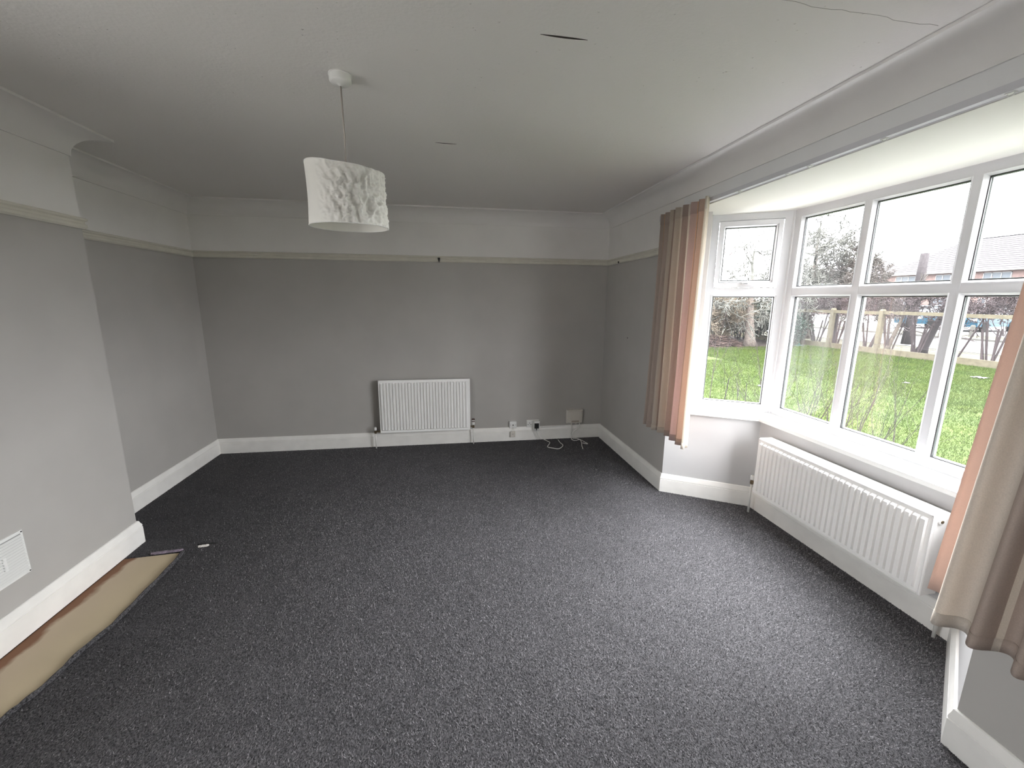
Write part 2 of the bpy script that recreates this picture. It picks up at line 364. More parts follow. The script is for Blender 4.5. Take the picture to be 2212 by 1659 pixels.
# carpet pile: short strands lying over at random, one object
def pile_mat():
    m = mat('carpet_pile', (0.1, 0.1, 0.1), 0.85, spec=0.25); nt = m.node_tree; n = nt.nodes; L = nt.links; b = n['Principled BSDF']
    g = n.new('ShaderNodeNewGeometry'); r = n.new('ShaderNodeValToRGB'); e = r.color_ramp.elements
    e[0].position = 0.0; e[0].color = (0.030, 0.030, 0.033, 1); e[1].position = 1.0; e[1].color = (0.30, 0.29, 0.305, 1)
    for p, c in ((0.35, (0.085, 0.083, 0.088, 1)), (0.85, (0.17, 0.165, 0.176, 1))):
        x = e.new(p); x.color = c
    L.new(g.outputs['Random Per Island'], r.inputs['Fac']); L.new(r.outputs[0], b.inputs['Base Color'])
    return m
M['pile'] = pile_mat()
def in_poly(x, y, poly):
    c = np.zeros(len(x), bool); n = len(poly)
    for i in range(n):
        (x1, y1), (x2, y2) = poly[i], poly[(i + 1) % n]
        if y1 == y2: continue
        c ^= ((y1 > y) != (y2 > y)) & (x < (x2 - x1) * (y - y1) / (y2 - y1) + x1)
    return c
pr = np.random.default_rng(11)
px_, py_ = pr.uniform(-2.4, 2.41, 620000), pr.uniform(0.2, 4.65, 620000)
# denser towards the viewer's end of the room, where the strands can be told apart
keep = in_poly(px_, py_, cp) & (pr.random(620000) < np.clip(1.25 - 0.17 * py_, 0.45, 1))
px_, py_ = px_[keep], py_[keep]; npile = len(px_)
an = 0.7 + 0.9 * np.sin(px_ * 1.7 + 0.8 * py_) + pr.normal(0, 1.0, npile); ln_ = pr.uniform(0.006, 0.012, npile); hw_ = pr.uniform(0.0013, 0.0024, npile); tz = pr.uniform(0.002, 0.0075, npile)
cx, sx = np.cos(an), np.sin(an)
PV = np.stack([np.stack([px_ - sx * hw_, py_ + cx * hw_, np.full(npile, -0.0005)], 1), np.stack([px_ + sx * hw_, py_ - cx * hw_, np.full(npile, -0.0005)], 1), np.stack([px_ + cx * ln_, py_ + sx * ln_, tz], 1)], 1).reshape(-1, 3).astype(np.float32)
pm = bpy.data.meshes.new('carpet_pile'); pm.vertices.add(len(PV)); pm.vertices.foreach_set('co', PV.ravel())
pm.loops.add(len(PV)); pm.loops.foreach_set('vertex_index', np.arange(len(PV), dtype=np.int32)); pm.polygons.add(npile)
pm.polygons.foreach_set('loop_start', np.arange(0, len(PV), 3, dtype=np.int32)); pm.polygons.foreach_set('loop_total', np.full(npile, 3, np.int32))
pm.materials.append(M['pile']); pm.update(calc_edges=True)
po = bpy.data.objects.new('carpet_pile', pm); C.objects.link(po); po.parent = floor_o; po['kind'] = 'stuff'

MB().prism([(XL, Y0), (XR, Y0), (XR, GY), (LX, LY), (LX, KY), (XR, FY), (XR, YB), (XL, YB)], -0.03, -0.0145).build('floor_screed', 'dark', kind='structure')

# coving, picture rail, skirting
cove = [(0.0, ZC - 0.137), (0.008, ZC - 0.137), (0.008, ZC - 0.127)]
for k in range(0, 9):
    a = k / 8 * PI / 2; cove.append((0.008 + 0.130 * (1 - math.cos(a)), ZC - 0.127 + 0.114 * math.sin(a)))
cove += [(0.140, ZC - 0.013), (0.146, ZC - 0.013), (0.146, ZC), (0.0, ZC)]
run(room, True, cove[::-1], ['trim_%d' % (i + 1) for i in range(10)], 'cove')
rail = [(0, ZR), (0.010, ZR), (0.018, ZR + 0.010), (0.018, ZR + 0.024), (0.012, ZR + 0.030), (0.012, ZR + 0.040), (0.022, ZR + 0.048), (0.022, ZR + 0.056), (0.014, ZR + 0.062), (0, ZR + 0.062)]
bd = Vector((F_[0] - K_[0], F_[1] - K_[1])).normalized()
stubF = (F_[0] - bd.x * 0.17, F_[1] - bd.y * 0.17)
rp = [stubF, F_, E_, C_, B4, B3, B2, B1, A_, H_, G_]
run(rp, False, rail[::-1], ['trim_%d' % (i + 11) for i in range(10)], 'rail_cream')
skirt = [(0, 0), (0.020, 0), (0.020, 0.112), (0.0175, 0.1135), (0.0175, 0.117), (0.020, 0.120), (0.018, 0.130), (0.013, 0.142), (0.009, 0.156), (0.004, 0.160), (0, 0.160)]
full = [A_, H_, G_, L_, K_, F_, E_, C_, B4, B3, B2, B1]
run(full, True, skirt[::-1], ['baseboard_' + s for s in ('front', 'right_near', 'bay_right', 'bay_front', 'bay_left', 'right', 'back', 'left', 'chimney_side', 'chimney', 'chimney_near_side', 'left_near')], 'skirt')

# ceiling damage: two slits where the lining paper gapes, shade inside drawn as dark sheets, one hairline crack
def slit(x0, x1, y, wd):
    n = 10; up = []; dn = []
    for i in range(n + 1):
        t = i / n; x = x0 + (x1 - x0) * t; h = wd * math.sin(PI * t) ** 0.8
        up.append((x, y + h + 0.004 * t)); dn.append((x, y - h * 0.5 + 0.004 * t))
    b = MB().prism(up + dn[1:-1][::-1], ZC - 0.0012, ZC + 0.0005); o = b.build('paper_tear', 'dark', parent=ce); return o
slit(0.352, 0.525, 1.636, 0.006); slit(-0.03, 0.095, 2.748, 0.004)
rng = random.Random(4)
ck = [(0.95 + 0.035 * i, 1.345 + 0.0012 * i + rng.uniform(-0.006, 0.006), ZC - 0.0002) for i in range(21)]
MB().tube(ck, 0.0008, 4).build('crack', mat('crack_grey', (0.42, 0.40, 0.38), 0.9), parent=ce)

# ------------------------------------------------------------------ windows
OS = Vector((2.55, 2.8856)); tl = Vector((F_[0] - K_[0], F_[1] - K_[1])).normalized(); nl = Vector((-tl.y, tl.x)) * -1
if nl.x < 0: nl = -nl
OR_ = Vector((2.55, 1.300)); tr_ = Vector((G_[0] - L_[0], G_[1] - L_[1])).normalized(); nr_ = Vector((-tr_.y, tr_.x))
if nr_.x < 0: nr_ = -nr_
def fl(s, d, z): return (OS.x + tl.x * s + nl.x * d, OS.y + tl.y * s + nl.y * d, z)
def fr_(s, d, z): return (OR_.x + tr_.x * s + nr_.x * d, OR_.y + tr_.y * s + nr_.y * d, z)
def ff(s, d, z): return (2.55 + d, 2.8856 - s, z)
def fw(s, d, z): return (XL - 0.10 - d, WY0 + s, z)
def ring(b, fn, o, d0, i, d1):
    """band between outer rectangle o=(s0,z0,s1,z1) at depth d0 and inner rectangle i at depth d1"""
    ro = [(o[0], o[1]), (o[2], o[1]), (o[2], o[3]), (o[0], o[3])]; ri = [(i[0], i[1]), (i[2], i[1]), (i[2], i[3]), (i[0], i[3])]
    vs = [fn(s, d0, z) for s, z in ro] + [fn(s, d1, z) for s, z in ri]
    b.add(vs, [(q, (q + 1) % 4, 4 + (q + 1) % 4, 4 + q) for q in range(4)])
def solid_ring(fn, o, i, d0, d1):
    b = MB(); ring(b, fn, o, d0, i, d0); ring(b, fn, i, d0, i, d1); ring(b, fn, i, d1, o, d1); ring(b, fn, o, d1, o, d0); return b
def ins(r, q): return (r[0] + q, r[1] + q, r[2] - q, r[3] - q)
def lite(root, fn, g, d=0.026, bead=0.017):
    """glazing of one opening whose visible glass is the rectangle g"""
    b = MB(); o = ins(g, -bead)
    ring(b, fn, o, -0.001, ins(g, -bead * 0.75), -0.004); ring(b, fn, ins(g, -bead * 0.75), -0.004, ins(g, -0.003), d - 0.006); ring(b, fn, ins(g, -0.003), d - 0.006, ins(g, -0.003), d + 0.03); ring(b, fn, ins(g, -0.003), d + 0.03, o, d + 0.034); ring(b, fn, o, d + 0.034, o, -0.001)
    b.build('glazing_bead', 'upvc', parent=root)
    solid_ring(fn, ins(g, -0.003), ins(g, 0.0015), d - 0.005, d + 0.001).build('gasket', 'black', parent=root)
    solid_ring(fn, ins(g, -0.002), ins(g, 0.004), d + 0.007, d + 0.019).build('spacer_bar', 'spacer', parent=root)
    p = MB().box((g[0] - 0.002, d + 0.002, g[1] - 0.002), (g[2] + 0.002, d + 0.006, g[3] + 0.002), fn=fn)
    p.build('pane', 'glass', parent=root)
ZS, ZT, ZTR0, ZTR1, ZG0, ZG1 = 0.745, 2.275, 1.654, 1.733, 0.807, 2.2095
def win_root(name, fn, length):
    root = solid_ring(fn, (0, ZS, length, ZT), (0.060, ZG0 - 0.017, length - 0.060, ZG1 + 0.017), 0.0, 0.07).build(name, 'upvc', kind='structure')
    return root
w2 = win_root('window_2', ff, 1.586)
lites = [(0.078, 0.519), (0.594, 1.053), (1.126, 1.508)]
for k in (0, 1):
    a = lites[k][1] + 0.017; c = lites[k + 1][0] - 0.017
    MB().box((a, 0.0, ZG0 - 0.017), (c, 0.07, ZG1 + 0.017), fn=ff).build('mullion', 'upvc', parent=w2)
for a, c in lites:
    MB().box((a - 0.017, 0.001, ZTR0 + 0.017), (c + 0.017, 0.069, ZTR1 - 0.017), fn=ff).build('transom', 'upvc', parent=w2)
    lite(w2, ff, (a, ZG0, c, ZTR0)); lite(w2, ff, (a, ZTR1, c, ZG1))
def side_window(name, fn):
    r = win_root(name, fn, 0.555)
    MB().box((0.060, 0.001, ZTR0 + 0.017), (0.495, 0.069, ZTR1 - 0.010), fn=fn).build('transom', 'upvc', parent=r)
    lite(r, fn, (0.067, ZG0, 0.490, ZTR0))
    cs = solid_ring(fn, (0.066, ZTR1 - 0.006, 0.492, ZG1 + 0.012), (0.112 - 0.017, 1.780 - 0.017, 0.446 + 0.017, 2.174 + 0.017), -0.008, 0.06).build('casement', 'upvc', parent=r)
    lite(r, fn, (0.112, 1.780, 0.446, 2.174), d=0.018)
    hb = MB().rbox((0.255, -0.020, 1.746), (0.30, -0.008, 1.764), 0.003, ('y', -1), fn=fn)
    hb.rbox((0.165, -0.036, 1.750), (0.285, -0.022, 1.762), 0.004, ('y', -1), fn=fn); hb.build('handle', 'upvc', parent=r)
    MB().box((0.262, -0.0375, 1.7535), (0.282, -0.035, 1.7585), fn=fn).build('handle_lock', 'black', parent=r)
    return r
side_window('window_1', fl); side_window('window_3', fr_)
# piers between the side windows and the room walls
MB().box((0.556, -0.159, 0.715), (0.762, 0.10, ZBAY + 0.02), fn=fl).build('wall_bay_left_pier', 'bay_wall', kind='structure')
MB().box((0.556, -0.120, 0.715), (0.735, 0.13, ZBAY + 0.02), fn=fr_).build('wall_bay_right_pier', 'bay_wall', kind='structure')
# corner posts where the window units meet
MB().tube([(2.553, 2.889, ZS), (2.553, 2.889, ZT)], 0.013, 8).build('trim_21', 'upvc', kind='structure')
MB().tube([(2.553, 1.297, ZS), (2.553, 1.297, ZT)], 0.013, 8).build('trim_22', 'upvc', kind='structure')
# window board
def off(pth, q):
    m_ = mitres(pth, False); return [(P[0] + v.x * q, P[1] + v.y * q) for P, v in zip(pth, m_)]
inn = off(bay, 0.035); inn[0] = (inn[0][0] + 0.02, inn[0][1]); outl = [fl(0.60, 0.05, 0)[:2], (2.60, 2.93), (2.60, 1.27), fr_(0.60, 0.05, 0)[:2]]
il = Vector(fl(0.60, -0.159 - 0.035, 0)[:2]); ir = Vector(fr_(0.60, -0.155, 0)[:2])
poly = [tuple(ir), inn[1], inn[2], tuple(il)] + outl
sb = MB(); n8 = len(poly)
sb.prism(poly, 0.7155, 0.741)
top_in = off(bay, 0.029); poly2 = [tuple(ir), top_in[1], top_in[2], tuple(il)] + outl
sb.prism(poly2, 0.741, 0.746)
sb.build('window_sill', 'sill', kind='structure')
# unseen window added in the near left alcove to fill the room with light
w4 = solid_ring(fw, (0, WZ0, WY1 - WY0, WZ1), (0.06, WZ0 + 0.06, WY1 - WY0 - 0.06, WZ1 - 0.06), 0.0, 0.07).build('fill_window', 'upvc', kind='structure')
MB().box((0.06, 0.002, 1.48), (WY1 - WY0 - 0.06, 0.068, 1.53), fn=fw).build('mullion', 'upvc', parent=w4)
for a, c in ((WZ0 + 0.062, 1.478), (1.532, WZ1 - 0.062)):
    MB().box((0.062, 0.03, a), (WY1 - WY0 - 0.062, 0.034, c), fn=fw).build('pane', 'glass', parent=w4)

# daylight portals in the window openings (they only guide the sky's own light)
def portal(name, pos, direction, sx, sy):
    l = bpy.data.lights.new(name, 'AREA'); l.shape = 'RECTANGLE'; l.size = sx; l.size_y = sy; l.cycles.is_portal = True
    o = bpy.data.objects.new(name, l); C.objects.link(o); o.location = pos
    o.rotation_euler = Vector(direction).to_track_quat('-Z', 'Y').to_euler()
portal('daylight_portal', (2.70, 2.093, 1.51), (-1, 0, 0), 1.75, 1.56)
c_ = fl(0.28, 0.12, 1.51); portal('daylight_portal', c_, (-nl.x, -nl.y, 0), 0.58, 1.56)
c_ = fr_(0.28, 0.12, 1.51); portal('daylight_portal', c_, (-nr_.x, -nr_.y, 0), 0.58, 1.56)
MB().box((XL + T - 1.25, -1.2, 2.12), (XL + T, 2.3, 2.19)).build('added_shade_roof', 'cove', kind='structure')  # unseen roof added to keep high sky light off the near carpet
portal('daylight_portal', (XL - 0.26, (WY0 + WY1) / 2, (WZ0 + WZ1) / 2), (1, 0, 0), WY1 - WY0, WZ1 - WZ0)

# ------------------------------------------------------------------ curtain track and curtains
tk = empty('curtain_track', (1.80, 2.08, 2.28), 'long grey curtain track fixed along the lower edge of the bay header', 'curtain track')
MB().box((1.795, 0.70, 2.283), (1.8225, 3.45, 2.308)).build('rail', 'track', parent=tk)
MB().box((1.790, 3.44, 2.270), (1.8225, 3.462, 2.312)).build('end_stop', 'track', parent=tk)
for y in (2.50, 2.13, 1.994, 1.63, 1.232):
    g = MB(); g.box((1.800, y - 0.012, 2.2785), (1.816, y + 0.012, 2.2835)); g.tube(catmull([(1.808, y - 0.009, 2.279), (1.808, y - 0.006, 2.271), (1.808, y + 0.006, 2.271), (1.808, y + 0.009, 2.279)], 4), 0.002, 6)
    g.build('glider', 'glider', parent=tk)

def curtain(label, fabric, y_lead, y_far, z_top, z_bot, nf, seed, xmid, amp_t, amp_b, lead_flare, lin_lead, lin_far, lin_x, hook_side):
    rg = random.Random(seed); sgn = 1 if y_far > y_lead else -1
    ph = [rg.uniform(-0.5, 0.5) for _ in range(nf + 2)]; am = [rg.uniform(0.75, 1.2) for _ in range(nf + 2)]
    root = empty('curtain', (xmid, (y_lead + y_far) / 2, z_bot), label, 'curtain')
    def plan(u, v):       # u along the width, v = 0 at the hem .. 1 at the heading
        k = u * nf; i = int(min(k, nf - 1e-6)); t = k - i
        e = t * t * (3 - 2 * t); pp = ph[i] * (1 - e) + ph[i + 1] * e; aa = am[i] * (1 - e) + am[i + 1] * e
        a = amp_b + (amp_t - amp_b) * v ** 0.7
        s = math.sin(2 * PI * k + pp * (1 - 0.6 * v) + 0.5)
        x = xmid - a * aa * (abs(s) ** 0.75 * (1 if s > 0 else -1)) - 0.006 * math.sin(3 * v + 9 * u)
        yl = y_lead + lead_flare * (1 - v) ; yf = y_far + sgn * 0.02 * (1 - v)
        uu = u + 0.012 * math.sin(2 * PI * k * 1.0 + 1.3) * (1 - 0.3 * v)
        return x, yl + (yf - yl) * uu
    nu, nv = nf * 18, 44
    # length along the cloth for the stripes
    ss = [0.0]; pv = None
    for i in range(nu + 1):
        p = plan(i / nu, 0.4)
        if pv: ss.append(ss[-1] + math.dist(p, pv))
        pv = p
    def surf(u, v):
        x, y = plan(u, v); x = min(x, 1.812)
        return (x, y, z_bot + (z_top - z_bot) * v + 0.006 * math.sin(7 * u + seed) * (1 - v))
    def sheet(v0, v1, nvv, dx, name, m, par):
        b = MB(); b.grid(lambda u, v: (surf(u, v0 + (v1 - v0) * v)[0] - dx, surf(u, v0 + (v1 - v0) * v)[1], surf(u, v0 + (v1 - v0) * v)[2]), nu, nvv)
        o = b.build(name, m, parent=par, smooth=True); me = o.data
        uvl = me.uv_layers.new(name='UVMap'); vi = np.empty(len(me.loops), int); me.loops.foreach_get('vertex_index', vi)
        col = vi % (nu + 1); row = vi // (nu + 1); arr = np.stack([np.array(ss)[col], row / nvv], 1).astype(np.float32)
        uvl.data.foreach_set('uv', arr.ravel())
        md = o.modifiers.new('thickness', 'SOLIDIFY'); md.thickness = 0.0016; md.offset = 0
        return o
    fab = sheet(0, 1, nv, 0, 'fabric', fabric, root)
    hem = sheet(0.0, 0.028, 2, 0.0022, 'hem', fabric, root)
    hd_ = sheet(0.955, 1.0, 2, 0.0022, 'heading', fabric, root)
    lb = MB()
    def lsurf(u, v):
        yl = lin_lead[0] + (lin_lead[1] - lin_lead[0]) * (1 - v)
        k = u * nf * 0.5
        return (lin_x(v) + 0.010 * math.sin(2 * PI * k + 1) * (1 - 0.7 * v), yl + (lin_far - yl) * u, z_bot + 0.03 + (z_top - 0.03 - z_bot - 0.03) * v + 0.012 * math.sin(9 * u) * (1 - v))
    lb.grid(lsurf, nf * 8, 24); lo = lb.build('lining', 'lining', parent=root, smooth=True); lo['label'] = 'plain peach lining'
    md = lo.modifiers.new('thickness', 'SOLIDIFY'); md.thickness = 0.0012; md.offset = 0
    return root
curtain('striped peach and taupe curtain hanging at the far side of the bay window', 'stripe_left', 2.715, 3.345, 2.302, 0.545, 7, 11, 1.756, 0.024, 0.038, -0.004, (3.10, 3.10), 3.392, lambda v: 1.803, 1)
curtain('nearer striped curtain at the right edge, its peach lining showing', 'stripe_right', 0.971, 0.64, 2.302, 0.490, 4, 5, 1.745, 0.024, 0.040, 0.107, (1.058, 1.184), 0.70, lambda v: 1.806 + 0.035 * (1 - v), -1)

# ------------------------------------------------------------------ radiators
def radiator(root, fn, L, z0, z1, depth, nfl, double):
    """fn(s, d, z): s along, d = distance in front of the back plane"""
    b = MB(); d0 = depth - 0.014; d1 = depth - 0.006
    b.rbox((0, d0 - 0.004, z0), (L, d1, z1), 0.004, ('y', 1), fn=fn); b.build('front_panel', 'rad', parent=root)
    rim = MB()
    for lo, hi in (((0.008, d1, z0 + 0.004), (L - 0.008, d1 + 0.0035, z0 + 0.010)), ((0.008, d1, z1 - 0.010), (L - 0.008, d1 + 0.0035, z1 - 0.004)), ((0.004, d1, z0 + 0.004), (0.011, d1 + 0.0035, z1 - 0.004)), ((L - 0.011, d1, z0 + 0.004), (L - 0.004, d1 + 0.0035, z1 - 0.004))):
        rim.box(lo, hi, fn=fn)
    rim.build('rim', 'rad', parent=root)
    m0 = 0.020; pit = (L - 2 * m0) / nfl; za, zb = z0 + 0.036, z1 - 0.036
    for k in range(nfl):
        s0 = m0 + k * pit + pit * 0.14; s1 = m0 + (k + 1) * pit - pit * 0.14; c = pit * 0.06; h = 0.016
        vs = [fn(s, d, z) for (s, d, z) in [(s0, d1, za - 0.010), (s1, d1, za - 0.010), (s1, d1, zb + 0.010), (s0, d1, zb + 0.010), (s0 + c, d1 + h, za), (s1 - c, d1 + h, za), (s1 - c, d1 + h, zb), (s0 + c, d1 + h, zb)]]
        MB().add(vs, [(4, 5, 6, 7), (0, 1, 5, 4), (1, 2, 6, 5), (2, 3, 7, 6), (3, 0, 4, 7), (3, 2, 1, 0)]).build('flute', 'rad', parent=root)
    bk = MB().box((0.004, 0.002, z0 + 0.004), (L - 0.004, 0.012, z1 - 0.006), fn=fn); bk.build('back_panel', 'rad' if double else 'rad_in', parent=root)
    if double:
        for a, c in ((0.0, 0.002), (L - 0.002, L)):
            MB().box((a - 0.001, 0.0, z0 + 0.002), (c + 0.001, d0, z1), fn=fn).build('side_panel', 'rad', parent=root)
        g = MB()
        g.box((0.002, 0.0, z1 - 0.003), (L - 0.002, 0.012, z1 + 0.001), fn=fn); g.box((0.002, d0 - 0.012, z1 - 0.003), (L - 0.002, d0, z1 + 0.001), fn=fn)
        ng = int(L / 0.0125)
        for k in range(ng + 1):
            s = 0.03 + (L - 0.06) * k / ng; g.box((s - 0.0035, 0.010, z1 - 0.002), (s + 0.0035, d0 - 0.010, z1 + 0.0012), fn=fn)
        for a, c in ((0.002, 0.028), (L - 0.028, L - 0.002)): g.box((a, 0.01, z1 - 0.002), (c, d0 - 0.01, z1 + 0.0012), fn=fn)
        g.build('top_grille', 'rad', parent=root)
        f_ = MB()
        for k in range(int(L / 0.03)):
            s = 0.02 + k * 0.03; f_.box((s, 0.014, z0 + 0.02), (s + 0.0015, d0 - 0.004, z1 - 0.02), fn=fn)
        f_.build('convector_fins', 'rad_in', parent=root, kind='stuff')
    else:
        f_ = MB()
        for k in range(int((L - 0.06) / 0.025)):
            s = 0.03 + k * 0.025; f_.box((s, 0.012, z0 + 0.03), (s + 0.0015, d0 - 0.002, z1 - 0.014), fn=fn)
        f_.build('convector_fins', 'rad_in', parent=root, kind='stuff')
    for s in (0.16 * L, 0.84 * L):
        MB().box((s - 0.015, -0.036 if double else -0.028, z0 + 0.08), (s + 0.015, 0.003, z1 - 0.06), fn=fn).build('wall_bracket', 'rad', parent=root)
def lathe_fn(prof, c): return MB().lathe(prof, c, n=14)
# back wall radiator, 40 mm deep single panel
BX0, BZ0, BZ1, BL = -0.724, 0.1754, 0.763, 0.982
rb = empty('radiator', (BX0 + BL / 2, 4.60, 0.0), 'white fluted panel radiator on the grey back wall below the picture rail', 'radiator')
def fb_(s, d, z): return (BX0 + s, 4.616 - d, z)
radiator(rb, fb_, BL, BZ0, BZ1, 0.062, 29, False)
def valve(root, x, y, zc, toward, pipe_floor=0.0, trv=False, axis='x'):
    """valve body with a tail to the radiator and a tail pipe to the floor; toward = signed reach of the tail"""
    v = MB()
    v.lathe([(0.010, -0.020), (0.013, -0.016), (0.013, 0.004), (0.009, 0.008), (0.009, 0.018)], (x, y, zc), n=12)
    p2 = (x + toward, y, zc) if axis == 'x' else (x, y + toward, zc)
    v.tube([(x, y, zc), p2], 0.008, 10)
    mid = (x + toward * 0.55, y, zc) if axis == 'x' else (x, y + toward * 0.55, zc)
    q2 = (x + toward * 0.85, y, zc) if axis == 'x' else (x, y + toward * 0.85, zc)
    v.tube([mid, q2], 0.012, 6)
    vb = v.build('valve', 'brass', parent=root)
    if trv:
        lathe_fn([(0.015, 0.018), (0.016, 0.022), (0.0155, 0.048), (0.013, 0.052)], (x, y, zc)).build('valve_collar', 'plastic', parent=vb)
        lathe_fn([(0.016, 0.052), (0.019, 0.058), (0.019, 0.082), (0.016, 0.088), (0.006, 0.089)], (x, y, zc)).build('thermostat_head', 'copper', parent=vb)
        lathe_fn([(0.0192, 0.064), (0.0196, 0.066), (0.0196, 0.072), (0.0192, 0.074)], (x, y, zc)).build('dial_ring', 'plastic', parent=vb)
    else:
        lathe_fn([(0.012, 0.016), (0.0135, 0.020), (0.0135, 0.046), (0.010, 0.050)], (x, y, zc)).build('valve_cap', 'plastic', parent=vb)
    pp = MB().tube([(x, y, zc - 0.015), (x, y, pipe_floor)], 0.0075, 10); pp.build('pipe', 'pipe', parent=root, smooth=True)
valve(rb, -0.778, 4.575, 0.192, 0.062)
valve(rb, 0.291, 4.575, 0.212, -0.045, trv=True)
# bay radiator, double panel
RY0, RY1, RZ0, RZ1 = 1.480, 2.6253, 0.2074, 0.6353
rr = empty('radiator', (2.32, (RY0 + RY1) / 2, 0.0), 'long low double panel radiator with a top grille under the bay window sill', 'radiator')
def fr2(s, d, z): return (2.366 - d, RY1 - s, z)
radiator(rr, fr2, RY1 - RY0, RZ0, RZ1, 0.105, 31, True)
valve(rr, 2.315, RY1 + 0.075, 0.255, -0.075, axis='y')
valve(rr, 2.345, RY0 - 0.045, 0.255, 0.045, axis='y')
pg = MB().tube([(2.296, RY0 + 0.004, 0.605), (2.296, RY0 - 0.010, 0.605)], 0.014, 12); pgo = pg.build('blanking_plug', 'rad', parent=rr)
MB().tube([(2.296, RY0 - 0.009, 0.605), (2.296, RY0 - 0.013, 0.605)], 0.0085, 6).build('bleed_screw', 'brass', parent=pgo)

# ------------------------------------------------------------------ pendant lamp
LPX, LPY = -0.404, 2.04
lp = empty('pendant_lamp', (LPX, LPY, ZC), 'white crumpled paper drum shade hanging on a flex from the ceiling rose', 'pendant lamp')
smooth_by_angle(MB().lathe([(0.046, 0.0), (0.047, -0.005), (0.044, -0.007), (0.044, -0.026), (0.038, -0.034), (0.016, -0.036), (0.007, -0.042), (0.004, -0.044)], (LPX, LPY, ZC), n=28).build('ceiling_rose', 'plastic', parent=lp), 50)
MB().tube([(LPX, LPY, ZC - 0.04), (LPX + 0.002, LPY, 2.3), (LPX, LPY, 2.10)], 0.0036, 8).build('flex', 'flex', parent=lp, smooth=True)
hl = MB().lathe([(0.008, 2.125), (0.014, 2.115), (0.016, 2.08), (0.020, 2.075), (0.020, 2.05), (0.014, 2.04), (0.014, 2.03)], (LPX, LPY, 0), n=16).build('lamp_holder', 'plastic', parent=lp)
SR, SZ0, SZ1 = 0.160, 1.927, 2.150
def crumple(th, v):
    c = Vector((math.cos(th) * 2.1, math.sin(th) * 2.1, v * 2.2))
    # paper is smooth to the left, creased from the front round to the right
    wgt = max(0.0, min(1.0, (math.cos(th - R(-45)) - 0.15) * 1.5))
    w2_ = 0.55 + 0.45 * math.sin(PI * min(1, max(0, v)))
    r = 0.0
    for o, am in ((2.2, 1.0), (4.3, 0.55), (8.0, 0.25)):
        q = noise.noise(c * o + Vector((3.1, 7.7, 1.9)) * o); r += am * (abs(q) ** 0.8)
    return wgt * w2_ * (0.016 - 0.030 * r), c
def shade(u, v):
    th = 2 * PI * u; dr, c = crumple(th, v)
    lt = max(0.0, -math.cos(th - R(15)))                         # left edge rides a little higher
    z0 = SZ0 + 0.004 * math.sin(th); z1 = SZ1 + 0.022 * lt ** 2 + 0.004 * math.sin(2 * th)
    r = SR + dr + 0.004 * math.sin(2 * th + 1) * (1 - v) - 0.004 * math.sin(PI * v)
    return (LPX + r * math.cos(th) - 0.004 * v, LPY + r * math.sin(th), z0 + (z1 - z0) * v)
so = MB().grid(shade, 220, 90, closed=True).build('lamp_shade', 'lamp', parent=lp, smooth=True)
sm = so.modifiers.new('thickness', 'SOLIDIFY'); sm.thickness = 0.0014; sm.offset = -1
rg_ = MB(); rg_.tube([shade(k / 48, 0.0)[:2] + (shade(k / 48, 0)[2] + 0.001,) for k in range(49)], 0.0018, 6, cap=False); rg_.build('shade_ring', 'plastic', parent=so)
rg_ = MB(); rg_.tube([shade(k / 48, 1.0) for k in range(49)], 0.0016, 6, cap=False)
for k in range(3):
    a = shade(k / 3 + 0.1, 0.97); rg_.tube([a, (LPX, LPY, 2.085)], 0.0014, 5)
rg_.build('shade_spider', 'plastic', parent=so)

# ------------------------------------------------------------------ things on the back wall
ph = empty('phone_socket', (0.755, 4.64, 0.15), 'small white phone socket on the back wall with a filter dangling from it', 'socket')
MB().rbox((0.713, 4.612, 0.152), (0.795, 4.646, 0.236), 0.004, ('y', -1)).build('faceplate', 'plastic', parent=ph)
MB().box((0.745, 4.600, 0.190), (0.760, 4.613, 0.200)).build('phone_plug', 'cable_grey', parent=ph)
for x in (0.782, 0.722): MB().tube([(x, 4.613, 0.196), (x, 4.6105, 0.196)], 0.0035, 8).build('screw', 'cable_grey', parent=ph)
MB().tube(catmull([(0.750, 4.604, 0.190), (0.746, 4.600, 0.160), (0.736, 4.601, 0.125), (0.738, 4.606, 0.112)], 6), 0.0022, 6).build('filter_lead', 'cable', parent=ph)
MB().tube(catmull([(0.755, 4.604, 0.190), (0.757, 4.600, 0.160), (0.764, 4.601, 0.130), (0.760, 4.606, 0.112)], 6), 0.0022, 6).build('filter_lead', 'cable', parent=ph)
fl_ = MB().rbox((0.720, 4.600, 0.050), (0.779, 4.6255, 0.116), 0.006, ('y', -1)).build('filter_box', 'plastic_old', parent=ph)
MB().box((0.742, 4.599, 0.086), (0.758, 4.6005, 0.091)).build('filter_port', 'cable_grey', parent=fl_)
ds = empty('double_socket', (0.99, 4.64, 0.15), 'white double mains socket above the back skirting, half covered by an adaptor', 'socket')
MB().rbox((0.919, 4.632, 0.152), (1.064, 4.646, 0.240), 0.003, ('y', -1)).build('faceplate', 'plastic', parent=ds)
for a, z, ww, hh in ((0.953, 0.205, 0.004, 0.009), (0.936, 0.187, 0.009, 0.004), (0.966, 0.187, 0.009, 0.004)):
    MB().box((a - ww, 4.6308, z - hh / 2), (a + ww, 4.6325, z + hh / 2)).build('pin_hole', 'black', parent=ds)
MB().rbox((0.945, 4.627, 0.218), (0.957, 4.633, 0.234), 0.002, ('y', -1)).build('rocker_switch', 'plastic', parent=ds)
ad = MB().rbox((0.997, 4.575, 0.122), (1.062, 4.632, 0.236), 0.008, ('y', -1)).build('plug_adaptor', 'plastic', org=(1.03, 4.60, 0.122))
tag(ad, 'white cube plug adaptor pushed into the double socket, holding a black plug', 'adaptor')
